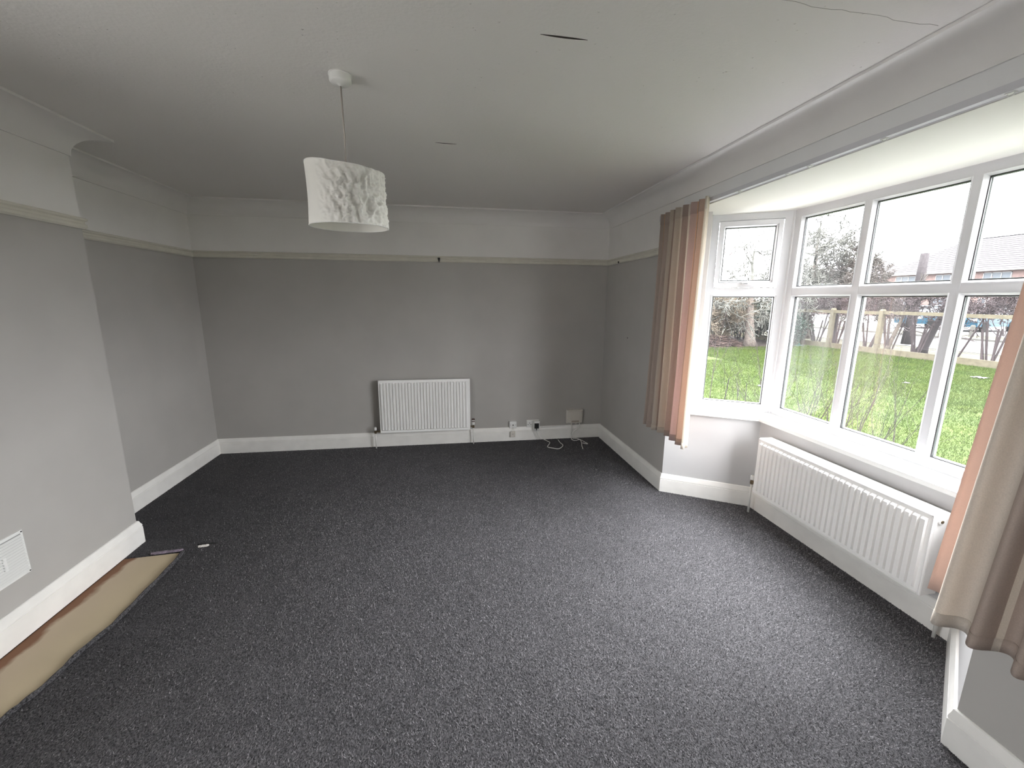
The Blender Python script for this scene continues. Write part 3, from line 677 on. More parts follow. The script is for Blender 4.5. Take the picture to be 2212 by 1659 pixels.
bp = empty('black_plug', (1.025, 4.56, 0.16), 'black three pin plug in the white adaptor above the skirting', 'plug')
MB().rbox((0.999, 4.545, 0.158), (1.047, 4.5755, 0.216), 0.010, ('y', -1)).build('plug_body', 'black', parent=bp)
MB().tube([(1.022, 4.562, 0.165), (1.023, 4.562, 0.135)], [0.007, 0.004], 8).build('cable_grip', 'black', parent=bp)
cw = MB().tube(catmull([(1.023, 4.562, 0.138), (1.028, 4.566, 0.105), (1.05, 4.575, 0.065), (1.10, 4.57, 0.028), (1.15, 4.53, 0.008), (1.165, 4.49, 0.005), (1.135, 4.42, 0.005), (1.105, 4.35, 0.005), (1.15, 4.305, 0.005), (1.21, 4.275, 0.005), (1.265, 4.33, 0.005), (1.292, 4.39, 0.005), (1.283, 4.47, 0.005), (1.285, 4.57, 0.005)], 8), 0.0042, 8)
cwo = cw.build('power_cable', 'cable', org=(1.15, 4.4, 0)); smooth_by_angle(cwo); tag(cwo, 'white cable looping on the carpet from the black plug below the sockets', 'cable')
bx = empty('wall_box', (1.49, 4.64, 0.19), 'cream square connection box on the back wall near the right corner', 'connection box')
bb = MB().rbox((1.392, 4.600, 0.188), (1.590, 4.646, 0.352), 0.012, ('y', -1)).build('casing', 'plastic_old', parent=bx)
vs = [(1.418, 4.5995, 0.338), (1.568, 4.5995, 0.338), (1.546, 4.5995, 0.198), (1.440, 4.5995, 0.198)]
b = MB(); b.add([(x, 4.601, z) for x, y, z in vs] + [(x + (0.004 if x < 1.49 else -0.004), 4.592, z + (-0.004 if z > 0.3 else 0.004)) for x, y, z in vs], [(0, 1, 5, 4), (1, 2, 6, 5), (2, 3, 7, 6), (3, 0, 4, 7), (4, 5, 6, 7)]); b.build('cover_flap', 'plastic_old', parent=bx)
MB().box((1.449, 4.590, 0.207), (1.538, 4.5925, 0.226)).build('label_strip', mat('label_brown', (0.36, 0.31, 0.26), 0.6), parent=bx)
for a in (1.450, 1.505): MB().box((a, 4.615, 0.172), (a + 0.014, 4.632, 0.189)).build('cable_gland', 'plastic_old', parent=bx)
dc = MB().tube(catmull([(1.552, 4.612, 0.190), (1.550, 4.606, 0.165), (1.530, 4.598, 0.125), (1.480, 4.592, 0.095), (1.462, 4.590, 0.062), (1.447, 4.58, 0.028), (1.450, 4.555, 0.006), (1.475, 4.52, 0.005), (1.520, 4.535, 0.005), (1.545, 4.545, 0.005), (1.57, 4.46, 0.006), (1.585, 4.385, 0.006), (1.535, 4.42, 0.006)], 8), 0.0042, 8).build('data_cable', 'cable', org=(1.5, 4.5, 0)); smooth_by_angle(dc)
tag(dc, 'white data cable coming out of the right bottom of the cream wall box', 'cable')
dc = MB().tube(catmull([(1.457, 4.622, 0.172), (1.458, 4.610, 0.12), (1.455, 4.605, 0.06), (1.470, 4.596, 0.010), (1.51, 4.57, 0.012), (1.535, 4.52, 0.013), (1.530, 4.44, 0.005), (1.500, 4.34, 0.005), (1.478, 4.235, 0.005)], 8), 0.0042, 8).build('phone_cable', 'cable', org=(1.48, 4.5, 0)); smooth_by_angle(dc)
tag(dc, 'pale cable under the left of the cream wall box, its loose end on the carpet', 'cable')
cc = MB().tube([(1.09, 4.6255, 0.150), (1.20, 4.624, 0.152), (1.385, 4.624, 0.158)], 0.005, 8).build('cable_cover', 'plastic', org=(1.2, 4.625, 0.15)); tag(cc, 'thin white cable cover strip along the back skirting top', 'cable cover')
hk = MB(); hk.box((-0.058, 4.612, 2.030), (-0.034, 4.624, 2.044)); hk.add([(-0.058, 4.612, 2.031), (-0.034, 4.612, 2.031), (-0.044, 4.610, 1.992), (-0.058, 4.624, 2.031), (-0.034, 4.624, 2.031), (-0.044, 4.622, 1.992)], [(0, 1, 2), (5, 4, 3), (0, 2, 5, 3), (1, 4, 5, 2)])
tag(hk.build('picture_hook', 'black', org=(-0.046, 4.62, 2.0)), 'small black picture hook on the back picture rail', 'hook')
tag(MB().lathe([(0.004, 0), (0.004, -0.006), (0.002, -0.007)], (1.8235, 4.013, 1.249), axis='x', n=8).build('nail', 'black', org=(1.823, 4.013, 1.249)), 'tiny dark nail in the grey wall left of the far curtain', 'nail')
tag(MB().box((1.796, 4.30, 2.000), (1.806, 4.306, 2.020)).build('nail', 'black', org=(1.80, 4.3, 2.0)), 'dark nail in the picture rail in the right corner', 'nail')

# ------------------------------------------------------------------ vent, hearth, carpet tear on the chimney breast side
vt = empty('wall_vent', (XC, 2.083, 0.288), 'white louvred wall vent low on the chimney breast', 'vent')
VY0, VY1, VZ0, VZ1 = 1.965, 2.199, 0.289, 0.513
MB().rbox((XC, VY0, VZ0), (XC + 0.008, VY1, VZ1), 0.002, ('x', 1)).build('plate', 'plastic', parent=vt)
MB().box((XC + 0.008, VY0 + 0.013, VZ0 + 0.014), (XC + 0.0085, VY1 - 0.013, VZ1 - 0.014)).build('gap_shade', 'vent_shade', parent=vt)  # flat grey sheet drawing the shadow lines behind the slats
ns = 14
for k in range(ns):
    z = VZ0 + 0.022 + (VZ1 - VZ0 - 0.044) * k / (ns - 1)
    x0 = XC + 0.008
    vs = []
    for y in (VY0 + 0.014, VY1 - 0.014): vs += [(x0 - 0.001, y, z - 0.0045), (x0 + 0.010, y, z - 0.0050), (x0 - 0.001, y, z + 0.0035)]
    MB().add(vs, [(0, 1, 4, 3), (1, 2, 5, 4), (0, 3, 5, 2), (0, 2, 1), (3, 4, 5)]).build('slat', 'plastic', parent=vt)
MB().rbox((XC + 0.008, 2.078, 0.36), (XC + 0.017, 2.094, 0.43), 0.002, ('x', 1)).build('slider', 'plastic', parent=vt)
for y in (VY0 + 0.008, VY1 - 0.008):
    for z in (VZ0 + 0.008, VZ1 - 0.008): MB().lathe([(0.0035, 0), (0.0035, 0.010), (0.002, 0.0105)], (XC, y, z), axis='x', n=8).build('screw', 'black', parent=vt)
hb = [(-2.034, 2.728), (HX - 0.028, 2.752)] + [(x - 0.004, y) for x, y in edge[1:]] + [(-2.034, 1.42)]
ho = MB().prism(hb, -0.0145, -0.004).build('hearth_board', 'hearth', org=(-1.87, 2.1, -0.0145)); tag(ho, 'beige board let into the carpet before the chimney breast, stained brown along one side', 'hearth')
# loose cut edge of the carpet, standing up a little beside the board
ce_ = MB()
for i in range(len(edge) - 1): pass
ep = catmull([(x + 0.010, y, 0.002 + 0.006 * math.sin(i * 1.9) ** 2) for i, (x, y) in enumerate(edge)], 6)
ceo = ce_.tube(ep, [0.008 + 0.004 * abs(math.sin(i * 0.7)) for i in range(len(ep))], 6).build('carpet_edge', 'carpet', org=(-1.7, 2.1, 0)); tag(ceo, 'rough cut carpet edge curling up along the beige hearth board', 'carpet edge')
rg = random.Random(2)
def strip(name, x0, y0, x1, y1, wd, m, label, cat, z=0.004):
    n = 12; vs = []; fs = []
    for i in range(n + 1):
        t = i / n; x = x0 + (x1 - x0) * t; y = y0 + (y1 - y0) * t; w_ = wd * (0.75 + 0.5 * rg.random()) * (1 if 0 < i < n else 0.4)
        for q, (dy, dz) in enumerate(((-w_, 0.0), (-w_ * 0.3, 0.006 + 0.004 * rg.random()), (w_, 0.003 + 0.003 * rg.random()), (w_ * 0.9, -0.002))): vs.append((x, y + dy, z + dz))
    for i in range(n):
        for q in range(4): fs.append((i * 4 + q, i * 4 + (q + 1) % 4, (i + 1) * 4 + (q + 1) % 4, (i + 1) * 4 + q))
    fs += [(3, 2, 1, 0), tuple(range(n * 4, n * 4 + 4))]
    o = MB().add(vs, fs).build(name, m, org=((x0 + x1) / 2, (y0 + y1) / 2, z)); return tag(o, label, cat)
strip('underlay_strip', -1.895, 2.752, -1.722, 2.770, 0.013, 'lilac', 'torn lilac underlay strip at the far end of the beige hearth board', 'underlay')
strip('underlay_scrap', -1.645, 2.795, -1.585, 2.803, 0.011, 'chipwhite', 'small pale scrap in a hole in the carpet beyond the hearth board', 'scrap')
strip('carpet_tuft', -1.66, 2.822, -1.54, 2.826, 0.008, 'black', 'dark lifted carpet thread behind the pale scrap', 'carpet scrap', 0.002)

# ------------------------------------------------------------------ garden and street
def gmat(*a, **k):
    k.setdefault('spec', 0.06); return mat(*a, **k)
M['bounce_ground'] = mat('pale_bounce_ground', (0.34, 0.33, 0.31), 0.9, 0.1, 2)  # made pale to bounce light up to the ceiling and header
M['lawn'] = gmat('lawn_soil', (0.012, 0.020, 0.003), 0.95, col2=(0.0165, 0.0245, 0.0035), noise_scale=1.3, bump=0.6, bump_scale=60, bump_dist=0.02)
M['blade'] = gmat('grass_blade', (0.0125, 0.0215, 0.003), 0.8, col2=(0.018, 0.026, 0.004), noise_scale=1.1, translucent=0.25)
M['soil'] = gmat('bare_soil', (0.013, 0.0095, 0.008), 0.95, 0.5, 9, 0.6, 30, 0.03)
M['road'] = gmat('pale_asphalt', (0.05, 0.049, 0.049), 0.9, 0.1, 3)
M['verge'] = gmat('worn_verge', (0.018, 0.019, 0.009), 0.95, col2=(0.024, 0.021, 0.014), noise_scale=1.6)
M['kerb'] = gmat('kerb_stone', (0.034, 0.033, 0.03), 0.9, 0.2, 6)
M['fence'] = gmat('weathered_rail', (0.044, 0.039, 0.027), 0.9, 0.3, 14)
M['bark'] = gmat('pale_bark', (0.056, 0.047, 0.041), 0.9, 0.5, 22)
M['bark_dark'] = gmat('dark_bark', (0.019, 0.0165, 0.0175), 0.9, 0.4, 22)
M['twig'] = gmat('bare_twigs', (0.028, 0.025, 0.023), 0.9, 0.3, 6)
M['twig_green'] = gmat('lichen_twigs', (0.055, 0.055, 0.049), 0.9, 0.4, 5)
M['twig_pale'] = gmat('straw_twigs', (0.07, 0.058, 0.044), 0.9, 0.3, 6)
M['twig_red'] = gmat('reddish_twigs', (0.05, 0.036, 0.035), 0.9, 0.3, 6)
M['twig_purple'] = gmat('purplish_twigs', (0.026, 0.0205, 0.0215), 0.9, 0.3, 6)
M['leaf'] = gmat('evergreen_leaf', (0.008, 0.0165, 0.0105), 0.5, 0.5, 6)
M['ivy'] = gmat('ivy_leaf', (0.015, 0.019, 0.012), 0.5, 0.5, 6)
M['brush'] = gmat('cut_brush', (0.034, 0.023, 0.02), 0.95, 0.5, 30)
M['brick'] = gmat('far_brick', (0.066, 0.047, 0.043), 0.9, 0.25, 5)
M['tile'] = gmat('far_roof_tile', (0.026, 0.024, 0.0255), 0.85, 0.25, 3)
M['render'] = gmat('white_render', (0.09, 0.09, 0.09), 0.8)
M['house_glass'] = gmat('far_glass', (0.035, 0.04, 0.045), 0.15)
M['car_blue'] = gmat('blue_car_paint', (0.005, 0.02, 0.032), 0.25)
M['tyre'] = gmat('tyre', (0.003, 0.003, 0.003), 0.8)
M['litter'] = gmat('white_litter', (0.06, 0.06, 0.06), 0.7)
M['green_can'] = gmat('green_plastic', (0.008, 0.016, 0.013), 0.5)

FX = 14.0
MB().prism([(2.85, -14), (FX + 0.3, -14), (FX + 0.3, 30), (2.85, 30)], GRD - 0.1, GRD).build('lawn', 'lawn', kind='structure')
MB().prism([(-30, -30), (-2.65, -30), (-2.65, 30), (-30, 30)], GRD - 0.1, GRD).build('side_bounce_ground', 'bounce_ground', kind='structure')  # unseen ground added outside the fill opening, bounces light indoors
MB().prism([(-2.65, -30), (2.85, -30), (2.85, -0.72), (-2.65, -0.72)], GRD - 0.1, GRD).build('side_bounce_ground', 'bounce_ground', kind='structure')
MB().prism([(FX + 0.3, -14), (17.8, -14), (17.8, 60), (FX + 0.3, 60)], GRD - 0.1, GRD - 0.005).build('verge', 'verge', kind='structure')
MB().prism([(17.95, -40), (24.6, -40), (24.6, 90), (17.95, 90)], GRD - 0.16, GRD - 0.06).build('road', 'road', kind='structure')
MB().box((17.8, -40, GRD - 0.16), (17.95, 90, GRD + 0.01)).build('kerb', 'kerb', kind='structure')
MB().box((24.6, -40, GRD - 0.16), (24.75, 90, GRD + 0.03)).build('kerb', 'kerb', kind='structure')
MB().prism([(24.75, -40), (27.2, -40), (27.2, 90), (24.75, 90)], GRD - 0.1, GRD + 0.02).build('verge', 'verge', kind='structure')
MB().prism([(27.2, -40), (90, -40), (90, 110), (27.2, 110)], GRD - 0.1, GRD + 0.03).build('driveway', 'road', kind='structure')
# soil bed under the trees at the far left of the lawn
MB().prism([(7.0, 14.6), (8.6, 13.55), (10.2, 13.3), (11.7, 13.2), (13.0, 13.9), (13.9, 14.4), (13.9, 24), (6.0, 24)], GRD - 0.05, GRD + 0.015).build('soil_bed', 'soil', kind='structure')
MB().prism([(2.85, 0.5), (3.75, 0.5), (3.75, 7), (2.85, 7)], GRD - 0.05, GRD + 0.012).build('soil_border', 'soil', kind='structure')

def raw_mesh(name, V, F, m, parent=None, org=(0, 0, 0), kind=None):
    o0 = ORG[parent] if parent is not None else Vector(org)
    V = np.asarray(V, np.float32) - np.array(o0, np.float32); F = np.asarray(F, np.int32)
    me = bpy.data.meshes.new(name); me.vertices.add(len(V)); me.vertices.foreach_set('co', V.ravel())
    k = F.shape[1]; me.loops.add(F.size); me.loops.foreach_set('vertex_index', F.ravel())
    me.polygons.add(len(F)); me.polygons.foreach_set('loop_start', np.arange(0, F.size, k, dtype=np.int32)); me.polygons.foreach_set('loop_total', np.full(len(F), k, np.int32))
    me.materials.append(M[m]); me.update(calc_edges=True)
    o = bpy.data.objects.new(name, me); C.objects.link(o)
    if parent is not None: o.parent = parent
    else: o.location = o0
    ORG[o] = o0
    if kind: o['kind'] = kind
    return o
nr = np.random.default_rng(7)
def blades(n, xr, yr, hh, wd):
    x = nr.uniform(*xr, n); y = nr.uniform(*yr, n); a = nr.uniform(0, 2 * PI, n); h = nr.uniform(0.5, 1.2, n) * hh; t = nr.normal(0, 0.6, (n, 2)) * h[:, None]
    b0 = np.stack([x - np.cos(a) * wd, y - np.sin(a) * wd, np.full(n, GRD)], 1); b1 = np.stack([x + np.cos(a) * wd, y + np.sin(a) * wd, np.full(n, GRD)], 1)
    tp = np.stack([x + t[:, 0], y + t[:, 1], GRD + h], 1)
    return np.stack([b0, b1, tp], 1).reshape(-1, 3)
V = np.concatenate([blades(90000, (3.7, 8), (1.5, 11), 0.035, 0.004), blades(90000, (8, 13.95), (5, 14.0), 0.05, 0.007)])
g = raw_mesh('grass', V, np.arange(len(V)).reshape(-1, 3), 'blade', org=(8, 7, GRD)); tag(g, 'short bright green grass covering the lawn outside the bay window', 'grass', kind='stuff')

# --- bare trees and shrubs: many thin tapering tubes
class Twigs:
    def __init__(s, rmin=0.0): s.V = []; s.F = []; s.n = 0; s.rm = rmin
    def seg(s, a, b, r0, r1, k=3):
        a = Vector(a); b = Vector(b); t = (b - a); r0 = max(r0, s.rm); r1 = max(r1, s.rm)
        if t.length < 1e-5: return
        t.normalize(); u = t.orthogonal().normalized(); v = t.cross(u)
        for p, r in ((a, r0), (b, r1)):
            for i in range(k):
                an = 2 * PI * i / k; q = p + (u * math.cos(an) + v * math.sin(an)) * r; s.V.append((q.x, q.y, q.z))
        for i in range(k): s.F.append((s.n + i, s.n + (i + 1) % k, s.n + k + (i + 1) % k, s.n + k + i))
        s.n += 2 * k
    def branch(s, rg, p, d, ln, r, depth, spread=0.55, up=0.12, kids=3, ends=None, wig=0.25):
        p = Vector(p); d = Vector(d).normalized(); n = 4
        for i in range(n):
            q = p + d * ln / n; r2 = r * (1 - 0.12)
            s.seg(p, q, r, r2, 4 if r > 0.02 else 3); p = q; r = r2
            d = (d + Vector((rg.gauss(0, wig), rg.gauss(0, wig), rg.gauss(0, wig) + up)) * 0.5).normalized()
            if depth > 0 and i >= 1:
                for _ in range(1 if i < n - 1 else kids):
                    e = (d + Vector((rg.gauss(0, spread), rg.gauss(0, spread), rg.gauss(0, spread * 0.8) + up))).normalized()
                    s.branch(rg, p, e, ln * rg.uniform(0.45, 0.72), r * 0.55, depth - 1, spread, up, kids, ends, wig)
        if ends is not None: ends.append(p.copy())
    def out(s, name, m, parent, kind='stuff'):
        if not s.F: return
        return raw_mesh(name, s.V, s.F, m, parent=parent, kind=kind)
def leaves(pts, n, rad, size, rg):
    k = len(pts); idx = rg.integers(0, k, n); P = np.array([tuple(pts[i]) for i in idx]) + rg.normal(0, rad, (n, 3))
    a = rg.normal(0, 1, (n, 3)); a /= np.linalg.norm(a, axis=1)[:, None]; b = np.cross(a, rg.normal(0, 1, (n, 3))); b /= np.linalg.norm(b, axis=1)[:, None]
    sz = size * rg.uniform(0.6, 1.3, (n, 1))
    V = np.stack([P - a * sz, P + b * sz * 0.5, P + a * sz, P - b * sz * 0.5], 1).reshape(-1, 3)
    return V, np.arange(len(V)).reshape(-1, 4)
def tree(name, label, cat, x, y, h, r, m_tr, m_tw, seed, lean=(0, 0), depth=4, first=0.35, spread=0.6, up=0.1, group=None, leaf=None, nb=6, ln=None, twr=0.35, kd=2):
    rg = random.Random(seed); root = empty(name, (x, y, GRD), label, cat, group)
    tb = MB(); pts = []; n = 9
    for i in range(n):
        t = i / (n - 1); pts.append(Vector((x + lean[0] * t + 0.05 * h * 0.3 * math.sin(3 * t + seed), y + lean[1] * t + 0.04 * h * 0.3 * math.sin(2.3 * t + seed * 2), GRD - 0.02 + h * t)))
    tb.tube(pts, [r * (1.35 if i == 0 else 1) * (1 - 0.72 * i / (n - 1)) for i in range(n)], 9).build('trunk', m_tr, parent=root, smooth=True)
    tw = Twigs(0.011); ends = []
    for k in range(nb):
        t = first + (1 - first) * (k + 0.5) / nb; i = min(int(t * (n - 1)), n - 2); p = pts[i].lerp(pts[i + 1], t * (n - 1) - i)
        a = k * 2.4 + rg.uniform(-0.5, 0.5)
        tw.branch(rg, p, (math.cos(a), math.sin(a), 0.35 + up * 3), (ln or h * 0.36) * rg.uniform(0.8, 1.1) * (1.1 - 0.5 * t), r * twr, depth - 1, spread, up, kd, ends)
    tw.branch(rg, pts[-1], (lean[0] * 0.3, lean[1] * 0.3, 1), (ln or h * 0.3) * 0.6, r * 0.28, depth - 1, spread, up, 2, ends)
    tw.out('branches', m_tw, root)
    if leaf:
        nl_, rad, sz, mm = leaf; V, F = leaves(ends, nl_, rad, sz, np.random.default_rng(seed)); raw_mesh('foliage', V, F, mm, parent=root, kind='stuff')
    return root
# left window: old trunk, evergreen behind, straw-coloured shrub, cut brush
tree('tree', 'thick pale trunk with drooping bare branches seen through the side window', 'tree', 11.35, 14.22, 2.5, 0.20, 'bark', 'twig_green', 3, lean=(0.1, 0.35), depth=5, first=0.5, spread=0.75, up=-0.07, ln=1.7, nb=9, twr=0.2)
def bush(name, label, cat, x, y, rx, h, m, seed, stems=16, depth=3, group=None, leaf=None, splay=0.5, up=0.1, ln=None, top=None, r=0.018, spread=0.5, base=0.25, rise=0.3, bottom=None):
    rg = random.Random(seed); root = empty(name, (x, y, GRD), label, cat, group); tw = Twigs(0.007); ends = []; st = Twigs()
    for k in range(stems):
        a = rg.uniform(0, 2 * PI); q = rg.uniform(0, rx * base)
        p = Vector((x + q * math.cos(a), y + q * math.sin(a), GRD - 0.02)); d = Vector((math.cos(a) * splay * rg.random(), math.sin(a) * splay * rg.random(), 1)).normalized()
        m1 = p + d * h * rise; st.seg(p, m1, r, r * 0.85, 5)
        tw.branch(rg, m1, d, (ln or h * 0.5) * rg.uniform(0.7, 1.1), r * 0.8, depth, spread, up, 2, ends)
    if top is not None:
        for S in (tw,):
            S.V = [(vx, vy, vz if vz < top else top - 0.04 + 0.25 * (vz - top) * 0.3) for vx, vy, vz in S.V]
            S.V = [(vx, vy, min(vz, top + 0.06)) for vx, vy, vz in S.V]
    if bottom is not None:                                   # hardly any twigs grow low on the clipped stems
        zs = [v[2] for v in tw.V]; keepf = []
        for f in tw.F:
            zmid = max(zs[q] for q in f)
            if zmid > bottom or (int(f[0] / 97) % 6 == 0 and zmid > 0.35): keepf.append(f)
        tw.F = keepf
    st.out('stems', m, root, None); tw.out('twigs', m, root)
    if leaf:
        nl_, rad, sz, mm = leaf; V, F = leaves(ends, nl_, rad, sz, np.random.default_rng(seed)); raw_mesh('foliage', V, F, mm, parent=root, kind='stuff')
    return root
bush('evergreen_bush', 'dark evergreen bush behind the thick trunk in the side window', 'bush', 13.0, 16.9, 1.2, 1.25, 'bark_dark', 21, 22, 3, leaf=(14000, 0.16, 0.05, 'leaf'), splay=1.4)
bush('evergreen_bush', 'low evergreen bush right of the thick trunk behind the fence line', 'bush', 13.1, 15.1, 0.7, 1.15, 'bark_dark', 22, 12, 3, leaf=(7000, 0.14, 0.045, 'leaf'), splay=1.0)
bush('bare_shrub', 'straw coloured bare shrub left of the thick trunk in the side window', 'shrub', 11.0, 15.6, 0.9, 1.7, 'twig_pale', 23, 80, 3, splay=0.8, up=-0.02, r=0.014)
bush('bare_shrub', 'tangled pale shrub at the left edge of the side window glass', 'shrub', 9.9, 15.6, 0.9, 1.6, 'twig_pale', 24, 60, 3, splay=0.9, up=-0.02, r=0.014)
bush('bare_shrub', 'tall reddish bare shrub showing in the top sash of the side window', 'shrub', 14.5, 21.5, 1.6, 4.4, 'twig_red', 25, 18, 3, splay=0.8, r=0.02)
tree('tree', 'small reddish bare tree far behind, left in the top sash', 'tree', 16.5, 27.0, 5.2, 0.10, 'bark', 'twig_red', 26, depth=4)
# brush pile
def pile(x, y, rx, ry, h, n, seed):
    rg = random.Random(seed); tw = Twigs()
    for k in range(n):
        a = rg.uniform(0, 2 * PI); q = math.sqrt(rg.random()); px, py = x + rx * q * math.cos(a), y + ry * q * math.sin(a); pz = GRD + 0.015 + h * (1 - q * q) * rg.uniform(0.3, 1)
        b = rg.uniform(0, 2 * PI); l = rg.uniform(0.15, 0.45)
        tw.seg((px - l * math.cos(b), py - l * math.sin(b), max(GRD + 0.01, pz - rg.uniform(0, 0.1))), (px + l * math.cos(b), py + l * math.sin(b), max(GRD + 0.01, pz + rg.uniform(-0.12, 0.05))), 0.018, 0.010, 3)
    o = raw_mesh('brush_pile', tw.V, tw.F, 'brush', org=(x, y, GRD)); return tag(o, 'heap of reddish brown cut twigs under the pale shrubs at the lawn edge', 'brush pile', kind='stuff')
pile(10.0, 14.75, 1.25, 0.7, 0.42, 1500, 5)

# --- post and rail fence
fe = empty('garden_fence', (FX, 11.7, GRD), 'weathered wooden post and rail fence along the far edge of the lawn', 'fence')
py = [19.0, 17.1, 15.3, 13.48, 11.71, 9.9, 8.1, 6.3, 4.5]
for k, y in enumerate(py):
    b = MB(); hw = 0.062; zt = 1.36
    b.box((FX - hw, y - hw, GRD - 0.05), (FX + hw, y + hw, zt))
    b.add([(FX - hw, y - hw, zt), (FX + hw, y - hw, zt), (FX + hw, y + hw, zt), (FX - hw, y + hw, zt), (FX - hw * 0.6, y - hw * 0.6, zt + 0.045), (FX + hw * 0.6, y - hw * 0.6, zt + 0.045), (FX + hw * 0.6, y + hw * 0.6, zt + 0.045), (FX - hw * 0.6, y + hw * 0.6, zt + 0.045)], [(0, 1, 5, 4), (1, 2, 6, 5), (2, 3, 7, 6), (3, 0, 4, 7), (4, 5, 6, 7)])
    b.build('post', 'fence', parent=fe)
    if k < len(py) - 1:
        y2 = py[k + 1]; zo = 0.01 * math.sin(k * 2)
        MB().box((FX - 0.03, y2 + 0.05, 1.235 + zo), (FX + 0.03, y - 0.05, 1.335 + zo)).build('rail', 'fence', parent=fe)
        MB().box((FX - 0.025, y2 + 0.05, GRD + 0.02), (FX + 0.025, y - 0.05, GRD + 0.20)).build('kickboard', 'fence', parent=fe)
for z in (0.28, 1.12):
    MB().tube([(FX - 0.066, y, z + 0.01 * math.sin(y)) for y in py], 0.004, 5).build('wire', 'bark_dark', parent=fe)

# --- hedge shrubs beyond the fence, clipped flat on top
hy = [19.4, 18.2, 17.0, 16.0, 15.0, 14.0, 13.0, 12.05, 11.2, 10.3, 9.3, 8.3, 7.3]
for k, y in enumerate(hy):
    nm = ['first hedge shrub', 'second hedge shrub', 'third hedge shrub', 'fourth hedge shrub', 'fifth hedge shrub', 'sixth hedge shrub', 'seventh hedge shrub', 'eighth hedge shrub', 'ninth hedge shrub', 'tenth hedge shrub', 'eleventh hedge shrub', 'twelfth hedge shrub', 'thirteenth hedge shrub'][k]
    bush('hedge_shrub', nm + ' counted from the left, bare, clipped flat behind the fence', 'shrub', FX + 0.95 + 0.15 * math.sin(k * 2.3), y, 0.75, 1.8 if k > 3 else 2.2, 'twig_purple' if k > 3 else 'twig', 40 + k, 7 if k > 3 else 12, 4 if k > 3 else 3, group='clipped hedge shrubs behind the fence', splay=0.35 if k > 3 else 0.6, up=0.0, top=1.80 if k > 3 else 2.3, r=0.028, spread=0.9, base=0.2, ln=0.75 if k <= 3 else 0.62, rise=0.3 if k <= 3 else 0.56, bottom=None if k <= 3 else 1.17)
tree('tree', 'dark leaning trunk with rough low branches behind the fence', 'tree', 15.9, 11.78, 1.9, 0.15, 'bark_dark', 'twig_purple', 61, lean=(0.25, -0.35), depth=3, first=0.2, spread=0.9, up=-0.02, ln=0.8, nb=9, twr=0.14)
tree('tree', 'slim pale trunk leaning behind the second fence post', 'tree', 14.9, 12.15, 1.9, 0.08, 'bark', 'twig', 62, lean=(0.1, -0.45), depth=3, first=0.6, ln=0.7)
tree('tree', 'dark double trunk left of the first fence post', 'tree', 15.2, 14.55, 2.0, 0.09, 'bark_dark', 'twig', 63, lean=(0.0, -0.2), depth=3, first=0.6, ln=0.7)
tree('tree', 'big grey bare tree rising above the hedge in the first front pane', 'tree', 16.6, 17.3, 4.2, 0.17, 'bark', 'twig_green', 64, depth=5, first=0.25, spread=0.85, up=0.0, ln=1.55, nb=17, kd=3)
tree('tree', 'lower bare tree right of the big grey tree above the hedge', 'tree', 17.2, 15.75, 3.2, 0.09, 'bark', 'twig', 65, depth=5, first=0.35, ln=1.0, nb=12, spread=0.8, up=0.0, kd=3)
pl = MB(); pl.tube([(18.9, 14.62, GRD - 0.02), (18.92, 14.60, 1.2), (18.95, 14.60, 2.6), (18.97, 14.62, 3.55)], [0.19, 0.165, 0.155, 0.14], 12)
tag(pl.build('bare_pole', 'bark_dark', org=(18.9, 14.62, GRD), smooth=True), 'thick dark bare pole standing by the kerb beyond the hedge', 'pole')
# far side of the road
for k, (x, y, rx) in enumerate(((28.3, 15.2, 1.0), (28.3, 17.3, 1.0), (28.6, 27.2, 1.5), (28.5, 29.6, 1.5))):
    bush('street_hedge', ['rightmost dark hedge across the road above the fence rail', 'second dark hedge across the road left of the rightmost', 'dark hedge across the road behind the pole', 'leftmost dark hedge across the road behind the trees'][k], 'hedge', x, y, rx, 1.9, 'twig_purple', 80 + k, 14, 3, leaf=(1500, 0.3, 0.06, 'brush'), splay=1.0)
tree('tree', 'bare tree in front of the right house roof', 'tree', 30.5, 13.4, 6.0, 0.13, 'bark', 'twig_red', 90, depth=4)

